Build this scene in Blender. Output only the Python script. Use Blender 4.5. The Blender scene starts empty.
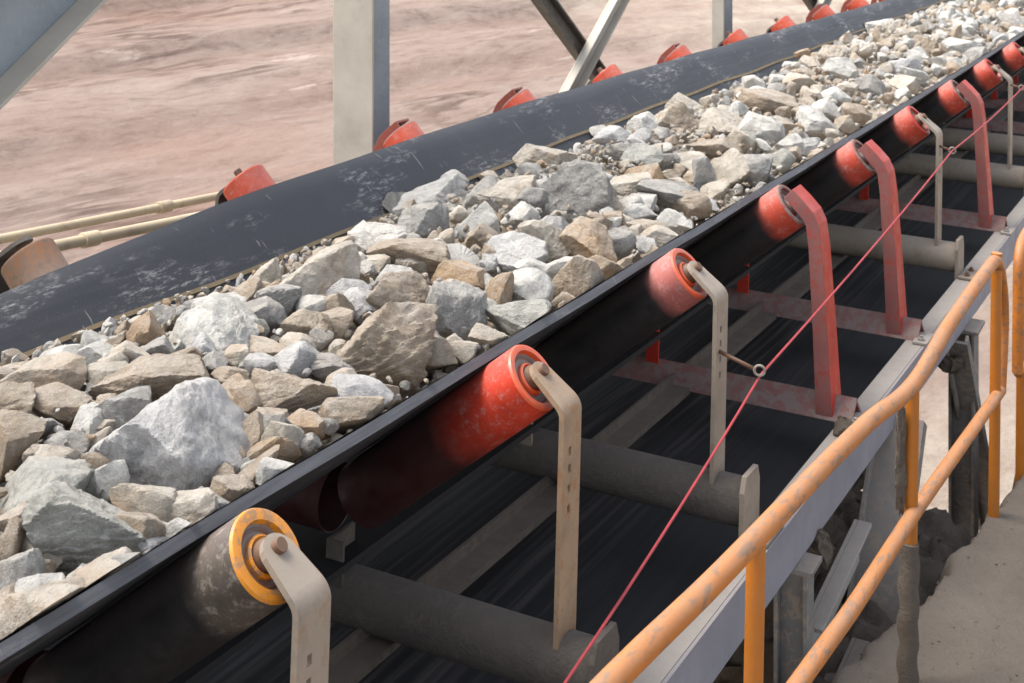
import bpy, bmesh, math, random
import numpy as np
from mathutils import Vector, Matrix
random.seed(11); rng=np.random.default_rng(5)
sc=bpy.context.scene
ROCKS=[
(2.062,-1.715,-1.074,0.264,0.24,'bluegrey','biggest blue-grey boulder on the load, above the worn orange-capped roller'),
(2.532,-2.009,-1.045,0.203,0.148,'white','white wedge-shaped rock with a bright upper face, behind the biggest boulder'),
(2.274,-1.951,-1.048,0.218,0.089,'brown','long brown slab lying against the back of the biggest boulder'),
(2.159,-2.125,-1.045,0.154,0.085,'cream','cream rock at the left end, below the far belt wing'),
(2.086,-2.011,-1.045,0.111,0.07,'brown','medium brown chunky stone just below and right of the cream rock at the left end'),
(2.451,-2.119,-1.044,0.088,0.101,'orange','upright orange-brown rock standing beside the far belt wing'),
(2.343,-2.08,-1.042,0.089,0.053,'cream','small cream flat stone just below and left of the upright orange rock'),
(2.225,-2.028,-1.044,0.089,0.058,'cream','small cream angular stone just below and left of the upright orange rock'),
(2.057,-1.904,-1.05,0.061,0.065,'white','tiny white chunky stone just below and right of the cream rock at the left end'),
(1.922,-1.948,-1.048,0.097,0.104,'brown','small brown blocky stone just above the left grey-green rock'),
(2.974,-2.072,-1.042,0.211,0.158,'cream','large cream rock with a knobbly top, just below the far wing seam'),
(2.986,-2.214,-1.063,0.074,0.083,'cream','small cream chunky stone at the far foot just left of the knobbly cream rock'),
(2.689,-2.003,-1.045,0.115,0.084,'grey','medium grey angular stone just right of the white wedge rock'),
(2.789,-2.034,-1.043,0.1,0.073,'grey','small grey angular stone just below and left of the knobbly cream rock'),
(2.824,-1.962,-1.047,0.082,0.046,'white','small white flat stone just below the knobbly cream rock'),
(2.968,-1.838,-1.058,0.167,0.13,'tan','blocky tan rock with a flat front at mid heap, left of the dark leaning block'),
(2.711,-1.705,-1.075,0.221,0.187,'tan','large triangular tan rock with a split face, above the glossy red roller'),
(2.995,-1.692,-1.077,0.147,0.156,'grey','dark grey leaning block with its top tilted left, above the glossy red roller'),
(2.411,-1.712,-1.074,0.156,0.105,'tan','squat tan block beside the near belt edge, right of the biggest boulder'),
(2.491,-1.611,-1.084,0.122,0.09,'bluegrey','pale blue-grey rock touching the near belt edge below the triangular tan rock'),
(2.694,-1.885,-1.052,0.104,0.078,'tan','small tan blocky stone just below the knobbly cream rock'),
(2.596,-1.835,-1.058,0.076,0.067,'cream','small cream angular stone just above the squat tan block'),
(2.674,-1.834,-1.059,0.051,0.047,'grey','tiny grey angular stone just below the knobbly cream rock'),
(3.252,-1.967,-1.047,0.203,0.106,'brown','wide brown rock lying under a small cream wedge at mid heap'),
(3.232,-1.94,-1.048,0.101,0.07,'cream','small cream wedge resting on the wide brown rock'),
(3.253,-1.816,-1.061,0.144,0.08,'orange','long ochre rock lying behind the dark leaning block'),
(3.302,-2.099,-1.04,0.141,0.115,'white','medium white chunky stone just left of the wide brown rock'),
(3.536,-2.098,-1.04,0.137,0.121,'grey','medium grey blocky stone just below the large pale rock on the far wing'),
(3.455,-2.24,-1.068,0.071,0.082,'white','small white chunky stone at the far foot just left of the wide brown rock'),
(4.227,-2.53,-1.172,0.342,0.184,'white','large pale rock resting up on the far wing seam'),
(4.449,-2.53,-1.145,0.103,0.089,'white','small white blocky stone at the far foot just above the wide brown rock'),
(3.68,-2.015,-1.045,0.129,0.107,'white','medium white blocky stone just above and left of the mid-load pale block'),
(4.037,-2.105,-1.041,0.165,0.098,'cream','big cream flat stone just left of the smooth grey slab'),
(4.098,-1.921,-1.049,0.266,0.2,'grey','large smooth grey slab in mid load, behind the orange-faced rock'),
(3.814,-1.945,-1.048,0.103,0.086,'white','small white angular stone just above the mid-load pale block'),
(3.497,-1.786,-1.065,0.147,0.126,'bluegrey','pale blue-grey block at mid load, left of the orange-faced rock'),
(3.291,-1.645,-1.081,0.108,0.108,'white','white cube-like block just above the near belt edge, left of the pink roller'),
(3.668,-1.782,-1.065,0.147,0.114,'cream','medium cream angular stone just right of the mid-load pale block'),
(3.684,-1.667,-1.078,0.151,0.178,'orange','tall rock with an orange face beside the near belt edge'),
(3.806,-1.647,-1.081,0.116,0.099,'grey','medium grey blocky stone just right of the orange-faced rock'),
(3.465,-1.644,-1.081,0.102,0.087,'white','small white blocky stone just right of the white cube-like block'),
(3.216,-1.688,-1.077,0.063,0.102,'orange','small ochre upright stone just left of the white cube-like block'),
(3.111,-1.746,-1.07,0.086,0.09,'cream','small cream blocky stone just above the dark leaning block'),
(4.642,-2.276,-1.075,0.208,0.118,'cream','big cream flat stone just above and left of the smooth grey slab'),
(5.084,-2.21,-1.062,0.148,0.104,'bluegrey','pale blue-grey rock standing alone at the far foot of the heap'),
(4.432,-2.027,-1.044,0.111,0.085,'grey','medium grey chunky stone just above the smooth grey slab'),
(5.493,-2.146,-1.049,0.22,0.15,'tan','bulky tan rock near the far foot of the heap, right of the lone blue-grey rock'),
(6.025,-2.269,-1.074,0.197,0.112,'cream','big cream flat stone at the far foot just left of the long cream slab'),
(5.58,-1.921,-1.049,0.266,0.125,'cream','long cream slab across mid heap above the first red-bracket roller'),
(4.79,-1.976,-1.047,0.138,0.093,'green','greenish flat-topped rock below the bulky tan rock'),
(4.541,-1.861,-1.055,0.124,0.088,'orange','medium ochre blocky stone just below the greenish rock'),
(5.158,-1.846,-1.057,0.189,0.073,'brown','big brown flat stone just below and left of the long cream slab'),
(4.857,-1.824,-1.06,0.131,0.083,'cream','medium cream angular stone just above the broad grey rock'),
(4.377,-1.698,-1.076,0.212,0.119,'grey','broad grey rock near the belt edge above the pink roller'),
(4.686,-1.706,-1.075,0.079,0.152,'grey','medium grey upright stone just right of the broad grey rock'),
(4.905,-1.696,-1.076,0.124,0.124,'cream','medium cream chunky stone just below the long cream slab'),
(4.953,-1.63,-1.083,0.131,0.124,'grey','medium grey blocky stone at the near belt edge just below the long cream slab'),
(5.589,-1.814,-1.061,0.187,0.14,'white','big white blocky stone just right of the long cream slab'),
(4.134,-1.71,-1.074,0.107,0.066,'white','small white angular stone just left of the bright white stone'),
(4.163,-1.613,-1.084,0.101,0.071,'white','bright white stone on the belt edge right above the pink roller'),
(4.362,-1.645,-1.081,0.142,0.087,'tan','medium tan angular stone just right of the broad grey rock'),
(4.012,-1.634,-1.082,0.115,0.063,'tan','medium tan flat stone just left of the bright white stone'),
(6.18,-1.973,-1.047,0.24,0.112,'brown','wide brown rock far along the heap'),
(6.302,-1.767,-1.067,0.163,0.086,'white','big white flat stone just right of the far brown rock'),
(5.493,-1.668,-1.079,0.098,0.083,'white','small white blocky stone just below the far brown rock'),
(10.323,-2.53,-1.18,0.236,0.181,'white','white block standing out at the far foot of the heap near the top'),
(10.338,-2.019,-1.044,0.15,0.102,'white','medium white angular stone at the far foot just left of the far ochre slab'),
(10.983,-1.922,-1.049,0.229,0.1,'orange','long ochre slab at the far end of the load'),
(8.956,-1.667,-1.078,0.258,0.117,'white','white slab with a shaded end at the far end near the belt edge'),
(8.632,-1.557,-1.08,0.146,0.113,'grey','medium grey blocky stone at the near belt edge just below the far ochre slab'),
(10.567,-1.677,-1.077,0.178,0.137,'grey','big grey angular stone at the near belt edge just right of the far ochre slab'),
(9.42,-1.79,-1.064,0.124,0.111,'grey','medium grey angular stone just above the far white slab'),
(1.786,-1.644,-1.081,0.183,0.155,'green','big squarish grey-green block below the biggest boulder'),
(1.833,-1.786,-1.065,0.143,0.11,'green','grey-green rock at the left edge behind the big grey-green block'),
(1.824,-1.545,-1.078,0.056,0.065,'bluegrey','tiny blue-grey angular stone at the near belt edge just right of the big grey-green block'),
(1.709,-1.496,-1.063,0.064,0.041,'grey','tiny grey chunky stone at the near belt edge just right of the corner cream rock'),
(1.641,-1.637,-1.082,0.07,0.067,'grey','tiny grey chunky stone just above the corner cream rock'),
(1.636,-1.56,-1.08,0.109,0.032,'tan','small tan flat stone just above and right of the corner cream rock'),
(1.548,-1.51,-1.07,0.12,0.079,'cream','large cream rock in the lower left corner on the near belt edge'),
(1.693,-1.716,-1.074,0.055,0.07,'brown','tiny brown upright stone just below and left of the left grey-green rock'),
(1.926,-1.744,-1.07,0.073,0.057,'white','tiny white angular stone just above the big grey-green block'),
(1.935,-1.86,-1.056,0.079,0.041,'cream','small cream flat stone just above the left grey-green rock'),
(2.205,-1.665,-1.079,0.058,0.09,'brown','small brown upright stone just below and left of the squat tan block'),
(2.229,-1.609,-1.085,0.079,0.079,'cream','small cream chunky stone just below the squat tan block'),
(2.122,-1.541,-1.078,0.065,0.045,'white','tiny white chunky stone at the near belt edge just below the squat tan block'),
(7.372,-1.984,-1.046,0.17,0.12,'white','big white blocky stone just below and left of the far white block'),
(7.76,-1.749,-1.069,0.155,0.114,'bluegrey','medium blue-grey blocky stone just below and right of the far white block'),
(6.754,-2.004,-1.045,0.158,0.102,'cream','medium cream angular stone just right of the far brown rock'),
(8.778,-1.865,-1.054,0.151,0.105,'tan','medium tan blocky stone just left of the far white slab'),
(7.114,-1.768,-1.067,0.134,0.096,'grey','medium grey angular stone just below the far white block'),
(3.04,-2.051,-1.042,0.097,0.063,'tan','small tan chunky stone just right of the knobbly cream rock'),
(2.332,-1.769,-1.066,0.065,0.065,'cream','tiny cream angular stone just left of the squat tan block'),
(2.38,-1.845,-1.057,0.071,0.047,'tan','tiny tan chunky stone just below the white wedge rock'),
(1.751,-1.756,-1.069,0.069,0.047,'tan','tiny tan chunky stone just below and left of the left grey-green rock'),
(2.782,-1.625,-1.083,0.107,0.064,'brown','small brown flat stone just below and left of the dark leaning block'),
(2.562,-1.471,-1.079,0.02,0.02,'grey','tiny grey angular stone at the near belt edge just right of the pale blue-grey rock'),
(2.966,-1.579,-1.083,0.09,0.049,'cream','small cream flat stone at the near belt edge just right of the dark leaning block'),
(2.834,-1.576,-1.082,0.065,0.043,'cream','tiny cream blocky stone at the near belt edge just below the dark leaning block'),
(2.671,-2.106,-1.042,0.13,0.075,'white','medium white flat stone just above the white wedge rock'),
(4.349,-1.778,-1.066,0.072,0.056,'cream','tiny cream angular stone just left of the broad grey rock'),
(10.968,-1.811,-1.061,0.091,0.061,'white','small white angular stone at the far foot just right of the far ochre slab'),
(2.144,-1.912,-1.05,0.091,0.054,'tan','small tan flat stone just above and left of the biggest boulder'),
(4.377,-1.831,-1.059,0.156,0.112,'cream','medium cream angular stone just below the greenish rock'),
(2.402,-1.574,-1.082,0.13,0.074,'tan','medium tan flat stone at the near belt edge just below the pale blue-grey rock'),
(5.805,-1.79,-1.064,0.111,0.076,'cream','medium cream angular stone just below and right of the far brown rock'),
(9.366,-1.736,-1.071,0.072,0.041,'cream','tiny cream flat stone just above the far white slab'),
(3.927,-1.551,-1.079,0.13,0.086,'cream','medium cream chunky stone at the near belt edge just below the bright white stone'),
(7.317,-1.65,-1.08,0.156,0.103,'cream','medium cream angular stone at the near belt edge just below the far white block'),
(2.386,-1.976,-1.047,0.091,0.05,'brown','small brown flat stone just below and right of the upright orange rock'),
(2.359,-1.937,-1.048,0.091,0.065,'cream','small cream chunky stone just below and left of the white wedge rock'),
(3.424,-1.571,-1.082,0.156,0.145,'tan','medium tan chunky stone at the near belt edge just below the orange-faced rock'),
(2.061,-1.875,-1.054,0.072,0.041,'cream','tiny cream flat stone just left of the biggest boulder'),
(4.001,-2.16,-1.052,0.13,0.123,'grey','medium grey chunky stone just right of the large pale rock on the far wing'),
(1.959,-1.548,-1.079,0.111,0.067,'grey','medium grey blocky stone at the near belt edge just right of the big grey-green block'),
(2.548,-1.881,-1.053,0.091,0.063,'cream','small cream chunky stone just above the squat tan block'),
(3.802,-1.829,-1.059,0.091,0.072,'bluegrey','small blue-grey blocky stone just below the smooth grey slab'),
(6.495,-2.035,-1.044,0.091,0.08,'grey','small grey angular stone just above and right of the far brown rock'),
(2.32,-1.791,-1.065,0.111,0.093,'orange','medium ochre angular stone just left of the squat tan block'),
(6.337,-1.839,-1.058,0.091,0.075,'brown','small brown blocky stone just right of the far brown rock'),
(3.154,-2.014,-1.045,0.091,0.067,'cream','small cream chunky stone just left of the wide brown rock'),
(3.257,-1.735,-1.071,0.072,0.063,'white','tiny white blocky stone just right of the long ochre rock'),
(1.894,-1.618,-1.084,0.13,0.106,'cream','medium cream angular stone just below the biggest boulder'),
(6.359,-2.142,-1.049,0.091,0.066,'tan','small tan angular stone just left of the far brown rock'),
(3.26,-1.675,-1.078,0.111,0.072,'cream','medium cream angular stone just left of the white cube-like block'),
(1.803,-1.568,-1.082,0.111,0.1,'tan','medium tan blocky stone just right of the big grey-green block'),
(6.626,-1.806,-1.062,0.156,0.094,'white','medium white flat stone just right of the far brown rock'),
(5.338,-1.799,-1.063,0.111,0.091,'cream','medium cream chunky stone just below and left of the far brown rock'),
(2.675,-2.177,-1.056,0.072,0.054,'grey','tiny grey blocky stone just above and left of the white wedge rock'),
(5.216,-1.623,-1.083,0.13,0.088,'green','medium grey-green chunky stone at the near belt edge just below the far brown rock'),
(4.795,-2.058,-1.043,0.111,0.081,'grey','medium grey blocky stone just below the lone blue-grey rock'),
(9.719,-1.817,-1.061,0.156,0.142,'white','medium white blocky stone just above the far white slab'),
(3.34,-1.877,-1.053,0.13,0.094,'white','medium white chunky stone just above the long ochre rock'),
(2.796,-2.129,-1.046,0.111,0.095,'brown','medium brown angular stone just above and right of the white wedge rock'),
(7.028,-1.587,-1.084,0.091,0.077,'white','small white angular stone at the near belt edge just below the far white block'),
(8.769,-1.972,-1.047,0.091,0.056,'cream','small cream blocky stone just right of the far white block'),
(4.438,-2.53,-1.179,0.111,0.084,'cream','medium cream angular stone at the far foot just above the wide brown rock'),
(10.461,-1.831,-1.059,0.091,0.085,'white','small white chunky stone at the far foot just below the far ochre slab'),
(2.301,-2.133,-1.047,0.091,0.066,'white','small white blocky stone just right of the cream rock at the left end'),
(8.394,-2.051,-1.042,0.072,0.052,'cream','tiny cream chunky stone at the far foot just below the far white block'),
(1.72,-1.672,-1.079,0.072,0.067,'cream','tiny cream blocky stone just left of the big grey-green block'),
(1.911,-1.559,-1.081,0.111,0.084,'cream','medium cream blocky stone at the near belt edge just below the biggest boulder'),
(3.049,-1.552,-1.079,0.156,0.115,'green','medium grey-green angular stone at the near belt edge just below the white cube-like block'),
(9.878,-1.594,-1.084,0.072,0.041,'grey','tiny grey flat stone at the near belt edge just right of the far white slab'),
(6.219,-2.253,-1.071,0.091,0.056,'cream','small cream blocky stone at the far foot just right of the bulky tan rock'),
(1.608,-1.576,-1.082,0.091,0.063,'white','small white chunky stone just above the corner cream rock'),
(2.006,-1.85,-1.057,0.072,0.051,'cream','tiny cream blocky stone just above and right of the left grey-green rock'),
(5.366,-2.205,-1.061,0.156,0.139,'white','medium white blocky stone just left of the bulky tan rock'),
(7.573,-1.66,-1.079,0.156,0.11,'white','medium white angular stone at the near belt edge just left of the far white slab'),
(11.016,-1.76,-1.068,0.156,0.126,'white','medium white angular stone at the far foot just right of the far ochre slab'),
(6.308,-1.628,-1.083,0.13,0.11,'tan','medium tan blocky stone at the near belt edge just below the far white block'),
(7.859,-2.157,-1.052,0.156,0.136,'cream','medium cream blocky stone at the far foot just left of the far white block'),
(9.377,-1.668,-1.078,0.072,0.04,'white','tiny white flat stone at the near belt edge just right of the far white slab'),
(4.265,-1.753,-1.069,0.091,0.068,'white','small white blocky stone just left of the broad grey rock'),
(5.973,-1.699,-1.075,0.156,0.142,'white','medium white blocky stone just right of the far brown rock'),
(3.42,-1.686,-1.077,0.13,0.085,'white','medium white chunky stone just above the white cube-like block'),
(2.295,-1.678,-1.078,0.091,0.058,'tan','small tan angular stone just below and left of the squat tan block'),
(3.457,-1.836,-1.058,0.072,0.059,'tan','tiny tan chunky stone just left of the mid-load pale block'),
(2.531,-1.791,-1.064,0.13,0.096,'bluegrey','medium blue-grey chunky stone just above the squat tan block'),
(10.127,-1.934,-1.049,0.13,0.075,'cream','medium cream flat stone at the far foot just left of the far ochre slab'),
(10.048,-1.541,-1.078,0.13,0.082,'bluegrey','medium blue-grey angular stone at the near belt edge just right of the far ochre slab'),
(2.224,-1.753,-1.069,0.091,0.077,'cream','small cream blocky stone just above and right of the biggest boulder'),
(2.09,-1.874,-1.054,0.13,0.118,'grey','medium grey blocky stone just above and left of the biggest boulder'),
(2.825,-1.689,-1.076,0.13,0.089,'cream','medium cream chunky stone just right of the triangular tan rock'),
(8.298,-2.12,-1.044,0.111,0.098,'white','medium white angular stone at the far foot just left of the far white slab'),
(8.467,-1.669,-1.078,0.111,0.072,'white','medium white angular stone between the far white slab and the far ochre slab'),
(3.414,-1.98,-1.046,0.072,0.047,'white','tiny white blocky stone just right of the wide brown rock'),
(4.552,-1.75,-1.069,0.091,0.059,'cream','small cream chunky stone just above the broad grey rock'),
(3.576,-1.933,-1.049,0.111,0.072,'tan','medium tan angular stone just left of the mid-load pale block'),
(4.81,-1.885,-1.052,0.091,0.061,'grey','small grey angular stone just right of the greenish rock'),
(3.38,-2.066,-1.042,0.091,0.053,'grey','small grey flat stone just above the wide brown rock'),
(10.927,-1.664,-1.079,0.07,0.054,'white','tiny white blocky stone at the near belt edge just right of the far ochre slab'),
(2.384,-1.763,-1.068,0.055,0.047,'cream','tiny cream blocky stone just left of the squat tan block'),
(3.053,-1.806,-1.063,0.1,0.066,'bluegrey','small blue-grey chunky stone just right of the blocky tan rock'),
(8.448,-1.832,-1.059,0.1,0.072,'white','small white angular stone just right of the far white block'),
(5.867,-1.599,-1.085,0.07,0.039,'cream','tiny cream flat stone at the near belt edge just right of the far brown rock'),
(8.239,-1.792,-1.064,0.12,0.09,'white','medium white angular stone just below and right of the far white block'),
(8.18,-1.591,-1.084,0.12,0.107,'green','medium grey-green blocky stone at the near belt edge just below the far ochre slab'),
(10.746,-1.804,-1.062,0.1,0.058,'grey','small grey flat stone at the far foot just right of the far ochre slab'),
(1.991,-2.054,-1.043,0.12,0.11,'tan','medium tan angular stone just below and left of the cream rock at the left end'),
(7.667,-2.226,-1.065,0.12,0.08,'cream','medium cream angular stone at the far foot just left of the far white block'),
(9.396,-1.861,-1.055,0.055,0.046,'cream','tiny cream blocky stone just above and left of the far white slab'),
(2.138,-1.658,-1.079,0.085,0.05,'tan','small tan flat stone just right of the biggest boulder'),
(2.262,-2.192,-1.059,0.12,0.073,'white','medium white angular stone at the far foot just left of the upright orange rock'),
(4.621,-1.811,-1.061,0.1,0.056,'tan','small tan flat stone just above the broad grey rock'),
(10.311,-1.84,-1.058,0.07,0.049,'grey','tiny grey angular stone at the far foot just below the far ochre slab'),
(2.384,-1.64,-1.082,0.055,0.031,'grey','tiny grey flat stone just below and right of the squat tan block'),
(2.53,-1.585,-1.084,0.07,0.048,'tan','tiny tan angular stone at the near belt edge just right of the pale blue-grey rock'),
(7.171,-2.205,-1.061,0.055,0.04,'grey','tiny grey angular stone at the far foot just above the far brown rock'),
(2.953,-1.956,-1.048,0.12,0.068,'bluegrey','medium blue-grey flat stone just right of the knobbly cream rock'),
(4.421,-1.604,-1.085,0.085,0.047,'bluegrey','small blue-grey flat stone at the near belt edge just right of the broad grey rock'),
(8.376,-1.706,-1.074,0.055,0.031,'white','tiny white flat stone just left of the far white slab'),
(7.975,-1.639,-1.081,0.07,0.064,'white','tiny white blocky stone between the far white slab and the far white block'),
(2.838,-1.909,-1.05,0.085,0.073,'tan','small tan blocky stone just below and right of the knobbly cream rock'),
(2.853,-2.102,-1.041,0.055,0.04,'orange','tiny ochre blocky stone just left of the knobbly cream rock'),
(2.617,-1.971,-1.047,0.07,0.046,'green','tiny grey-green angular stone just right of the white wedge rock'),
(7.672,-1.821,-1.06,0.085,0.073,'cream','small cream blocky stone just below the far white block'),
(1.916,-1.886,-1.052,0.055,0.035,'cream','tiny cream angular stone just above the left grey-green rock'),
(4.015,-1.74,-1.07,0.07,0.061,'brown','tiny brown chunky stone just above and right of the orange-faced rock'),
(8.006,-1.81,-1.061,0.07,0.042,'white','tiny white flat stone just below and right of the far white block'),
(3.142,-2.057,-1.043,0.07,0.064,'white','tiny white blocky stone just right of the knobbly cream rock'),
(4.096,-1.748,-1.07,0.055,0.05,'tan','tiny tan angular stone just above and right of the orange-faced rock'),
(2.755,-1.862,-1.055,0.1,0.077,'tan','small tan angular stone just below the knobbly cream rock'),
(3.093,-1.902,-1.05,0.12,0.087,'white','medium white angular stone just above the blocky tan rock'),
(3.945,-1.648,-1.08,0.07,0.061,'cream','tiny cream angular stone just left of the bright white stone'),
(1.976,-1.875,-1.054,0.085,0.05,'grey','small grey flat stone just above the left grey-green rock'),
(4.97,-2.53,-1.184,0.07,0.041,'tan','tiny tan flat stone at the far foot just above the mid-load pale block'),
(6.093,-1.822,-1.06,0.055,0.047,'tan','tiny tan chunky stone just right of the far brown rock'),
(10.541,-1.607,-1.084,0.055,0.035,'green','tiny grey-green blocky stone at the near belt edge just right of the far ochre slab'),
(5.942,-2.024,-1.044,0.085,0.068,'white','small white angular stone just above the long cream slab'),
(2.574,-1.737,-1.071,0.1,0.061,'grey','small grey chunky stone just above and left of the pale blue-grey rock'),
(9.321,-1.879,-1.053,0.085,0.068,'white','small white angular stone just left of the far white slab'),
(7.067,-2.08,-1.041,0.12,0.068,'tan','medium tan flat stone just above and right of the far brown rock'),
(9.989,-1.713,-1.074,0.12,0.094,'tan','medium tan blocky stone just below the far ochre slab'),
(1.672,-1.502,-1.066,0.1,0.085,'cream','small cream angular stone at the near belt edge just below the big grey-green block'),
(6.037,-1.862,-1.055,0.07,0.056,'brown','tiny brown blocky stone just below and right of the far brown rock'),
(3.155,-1.814,-1.061,0.055,0.033,'cream','tiny cream flat stone just left of the long ochre rock'),
(3.984,-1.778,-1.066,0.07,0.049,'brown','tiny brown chunky stone just below and right of the smooth grey slab'),
(2.615,-2.221,-1.064,0.07,0.058,'grey','tiny grey chunky stone at the far foot just left of the white wedge rock'),
(4.078,-1.783,-1.065,0.12,0.111,'tan','medium tan angular stone just right of the smooth grey slab'),
(2.126,-1.588,-1.084,0.055,0.032,'white','tiny white flat stone just below the squat tan block'),
(1.576,-1.599,-1.085,0.1,0.058,'tan','small tan flat stone just left of the corner cream rock'),
(1.839,-1.51,-1.07,0.085,0.055,'white','small white angular stone at the near belt edge just below the biggest boulder'),
(2.519,-1.669,-1.078,0.085,0.071,'cream','small cream blocky stone just above and left of the pale blue-grey rock'),
(2.248,-1.573,-1.082,0.07,0.041,'grey','tiny grey flat stone at the near belt edge just below the squat tan block'),
(2.094,-1.583,-1.083,0.12,0.089,'brown','medium brown chunky stone just right of the biggest boulder'),
(4.589,-1.638,-1.082,0.1,0.093,'cream','small cream angular stone just right of the broad grey rock'),
(1.681,-1.562,-1.08,0.07,0.039,'white','tiny white flat stone just below the big grey-green block'),
(5.005,-2.086,-1.041,0.07,0.058,'white','tiny white chunky stone just above the greenish rock'),
(6.687,-2.202,-1.061,0.12,0.103,'white','medium white angular stone at the far foot just above the long cream slab'),
(9.526,-1.704,-1.075,0.055,0.05,'grey','tiny grey chunky stone just above and right of the far white slab'),
(2.413,-2.175,-1.055,0.055,0.048,'tan','tiny tan chunky stone at the far foot just left of the upright orange rock'),
(4.954,-1.968,-1.047,0.081,0.058,'white','small white chunky stone just right of the greenish rock'),
(4.389,-2.202,-1.061,0.095,0.079,'grey','small grey angular stone just above and left of the smooth grey slab'),
(3.584,-1.57,-1.082,0.114,0.075,'orange','medium ochre blocky stone at the near belt edge just below the smooth grey slab'),
(2.902,-1.875,-1.053,0.095,0.086,'bluegrey','small blue-grey angular stone just left of the blocky tan rock'),
(2.173,-1.591,-1.084,0.114,0.071,'orange','medium ochre angular stone just below the squat tan block'),
(3.875,-1.58,-1.083,0.066,0.051,'bluegrey','tiny blue-grey blocky stone at the near belt edge just below the broad grey rock'),
(6.346,-2.064,-1.042,0.095,0.078,'white','small white angular stone just above and left of the far brown rock'),
(2.476,-1.905,-1.051,0.067,0.05,'cream','tiny cream blocky stone just below and right of the white wedge rock'),
(3.052,-1.995,-1.046,0.066,0.043,'orange','tiny ochre blocky stone just above and left of the blocky tan rock'),
(2.385,-2.043,-1.044,0.081,0.068,'grey','small grey angular stone just below the upright orange rock'),
(3.936,-1.744,-1.07,0.066,0.054,'tan','tiny tan blocky stone just above the orange-faced rock'),
(4.71,-1.747,-1.069,0.095,0.069,'cream','small cream blocky stone just above and right of the broad grey rock'),
(5.081,-1.757,-1.068,0.081,0.072,'cream','small cream blocky stone just below the long cream slab'),
(9.602,-1.871,-1.054,0.081,0.07,'cream','small cream blocky stone at the far foot just left of the far ochre slab'),
(4.694,-2.53,-1.172,0.081,0.061,'cream','small cream angular stone at the far foot just above the mid-load pale block'),
(6.737,-2.09,-1.041,0.114,0.079,'white','medium white angular stone just above and right of the far brown rock'),
(4.136,-2.043,-1.043,0.095,0.07,'white','small white angular stone just left of the smooth grey slab'),
(9.857,-1.926,-1.049,0.066,0.049,'cream','tiny cream angular stone at the far foot just left of the far ochre slab'),
(2.009,-1.545,-1.078,0.081,0.066,'brown','small brown chunky stone at the near belt edge just right of the biggest boulder'),
(6.521,-1.869,-1.054,0.081,0.069,'cream','small cream blocky stone just right of the far brown rock'),
(6.2,-1.844,-1.057,0.066,0.044,'cream','tiny cream blocky stone just right of the far brown rock'),
(2.476,-1.846,-1.057,0.067,0.049,'bluegrey','tiny blue-grey angular stone just above and left of the squat tan block'),
(6.685,-1.898,-1.051,0.081,0.055,'cream','small cream angular stone just right of the far brown rock'),
(7.856,-1.655,-1.08,0.066,0.051,'cream','tiny cream chunky stone at the near belt edge just left of the far white slab'),
(5.138,-2.003,-1.045,0.052,0.041,'tan','tiny tan blocky stone just below the bulky tan rock'),
(2.237,-1.824,-1.06,0.067,0.042,'cream','tiny cream chunky stone just above the biggest boulder'),
(7.702,-1.974,-1.046,0.066,0.051,'grey','tiny grey blocky stone just below the far white block'),
(2.839,-1.611,-1.085,0.114,0.068,'cream','medium cream flat stone just below the dark leaning block'),
(6.899,-1.823,-1.06,0.114,0.065,'cream','medium cream flat stone just below the far white block'),
(1.964,-1.8,-1.064,0.066,0.037,'tan','tiny tan flat stone just right of the left grey-green rock'),
(2.316,-1.628,-1.083,0.095,0.065,'orange','small ochre chunky stone just below the squat tan block'),
(8.049,-1.874,-1.054,0.066,0.054,'grey','tiny grey chunky stone just below and right of the far white block'),
(3.119,-1.672,-1.078,0.052,0.045,'green','tiny grey-green angular stone just right of the dark leaning block'),
(4.153,-1.759,-1.068,0.114,0.103,'white','medium white angular stone just left of the broad grey rock'),
(1.75,-1.711,-1.074,0.066,0.039,'white','tiny white flat stone just below the left grey-green rock'),
(1.673,-1.637,-1.082,0.052,0.036,'brown','tiny brown blocky stone just above the corner cream rock'),
(6.128,-1.793,-1.064,0.081,0.072,'white','small white angular stone just right of the far brown rock'),
(6.331,-1.681,-1.077,0.095,0.074,'bluegrey','small blue-grey blocky stone just right of the far brown rock'),
(4.128,-1.56,-1.08,0.052,0.033,'white','tiny white blocky stone at the near belt edge just right of the bright white stone'),
(5.385,-1.727,-1.072,0.067,0.056,'white','tiny white blocky stone just right of the long cream slab'),
(2.161,-2.206,-1.062,0.114,0.066,'cream','medium cream flat stone at the far foot just above the left grey-green rock'),
(6.184,-2.068,-1.042,0.095,0.075,'white','small white chunky stone just left of the far brown rock'),
(5.515,-1.612,-1.084,0.114,0.078,'white','medium white chunky stone at the near belt edge just right of the long cream slab'),
(3.642,-1.556,-1.08,0.066,0.053,'cream','tiny cream angular stone at the near belt edge just right of the orange-faced rock'),
(9.724,-1.61,-1.084,0.114,0.094,'bluegrey','medium blue-grey angular stone at the near belt edge just below the far ochre slab'),
(3.265,-2.143,-1.049,0.114,0.085,'cream','medium cream angular stone just above and right of the knobbly cream rock'),
(5.676,-2.53,-1.161,0.095,0.07,'white','small white angular stone at the far foot just left of the lone blue-grey rock'),
(4.021,-2.006,-1.045,0.114,0.077,'grey','medium grey blocky stone just left of the smooth grey slab'),
(3.63,-2.276,-1.075,0.052,0.04,'brown','tiny brown blocky stone at the far foot just above the wide brown rock'),
(3.706,-2.084,-1.041,0.066,0.063,'cream','tiny cream angular stone just right of the large pale rock on the far wing'),
(1.979,-1.948,-1.048,0.081,0.046,'grey','small grey flat stone just below the cream rock at the left end'),
(6.865,-1.625,-1.083,0.066,0.057,'brown','tiny brown blocky stone at the near belt edge just below the far white block'),
(9.081,-1.794,-1.064,0.052,0.042,'cream','tiny cream blocky stone just left of the far white slab'),
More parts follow.
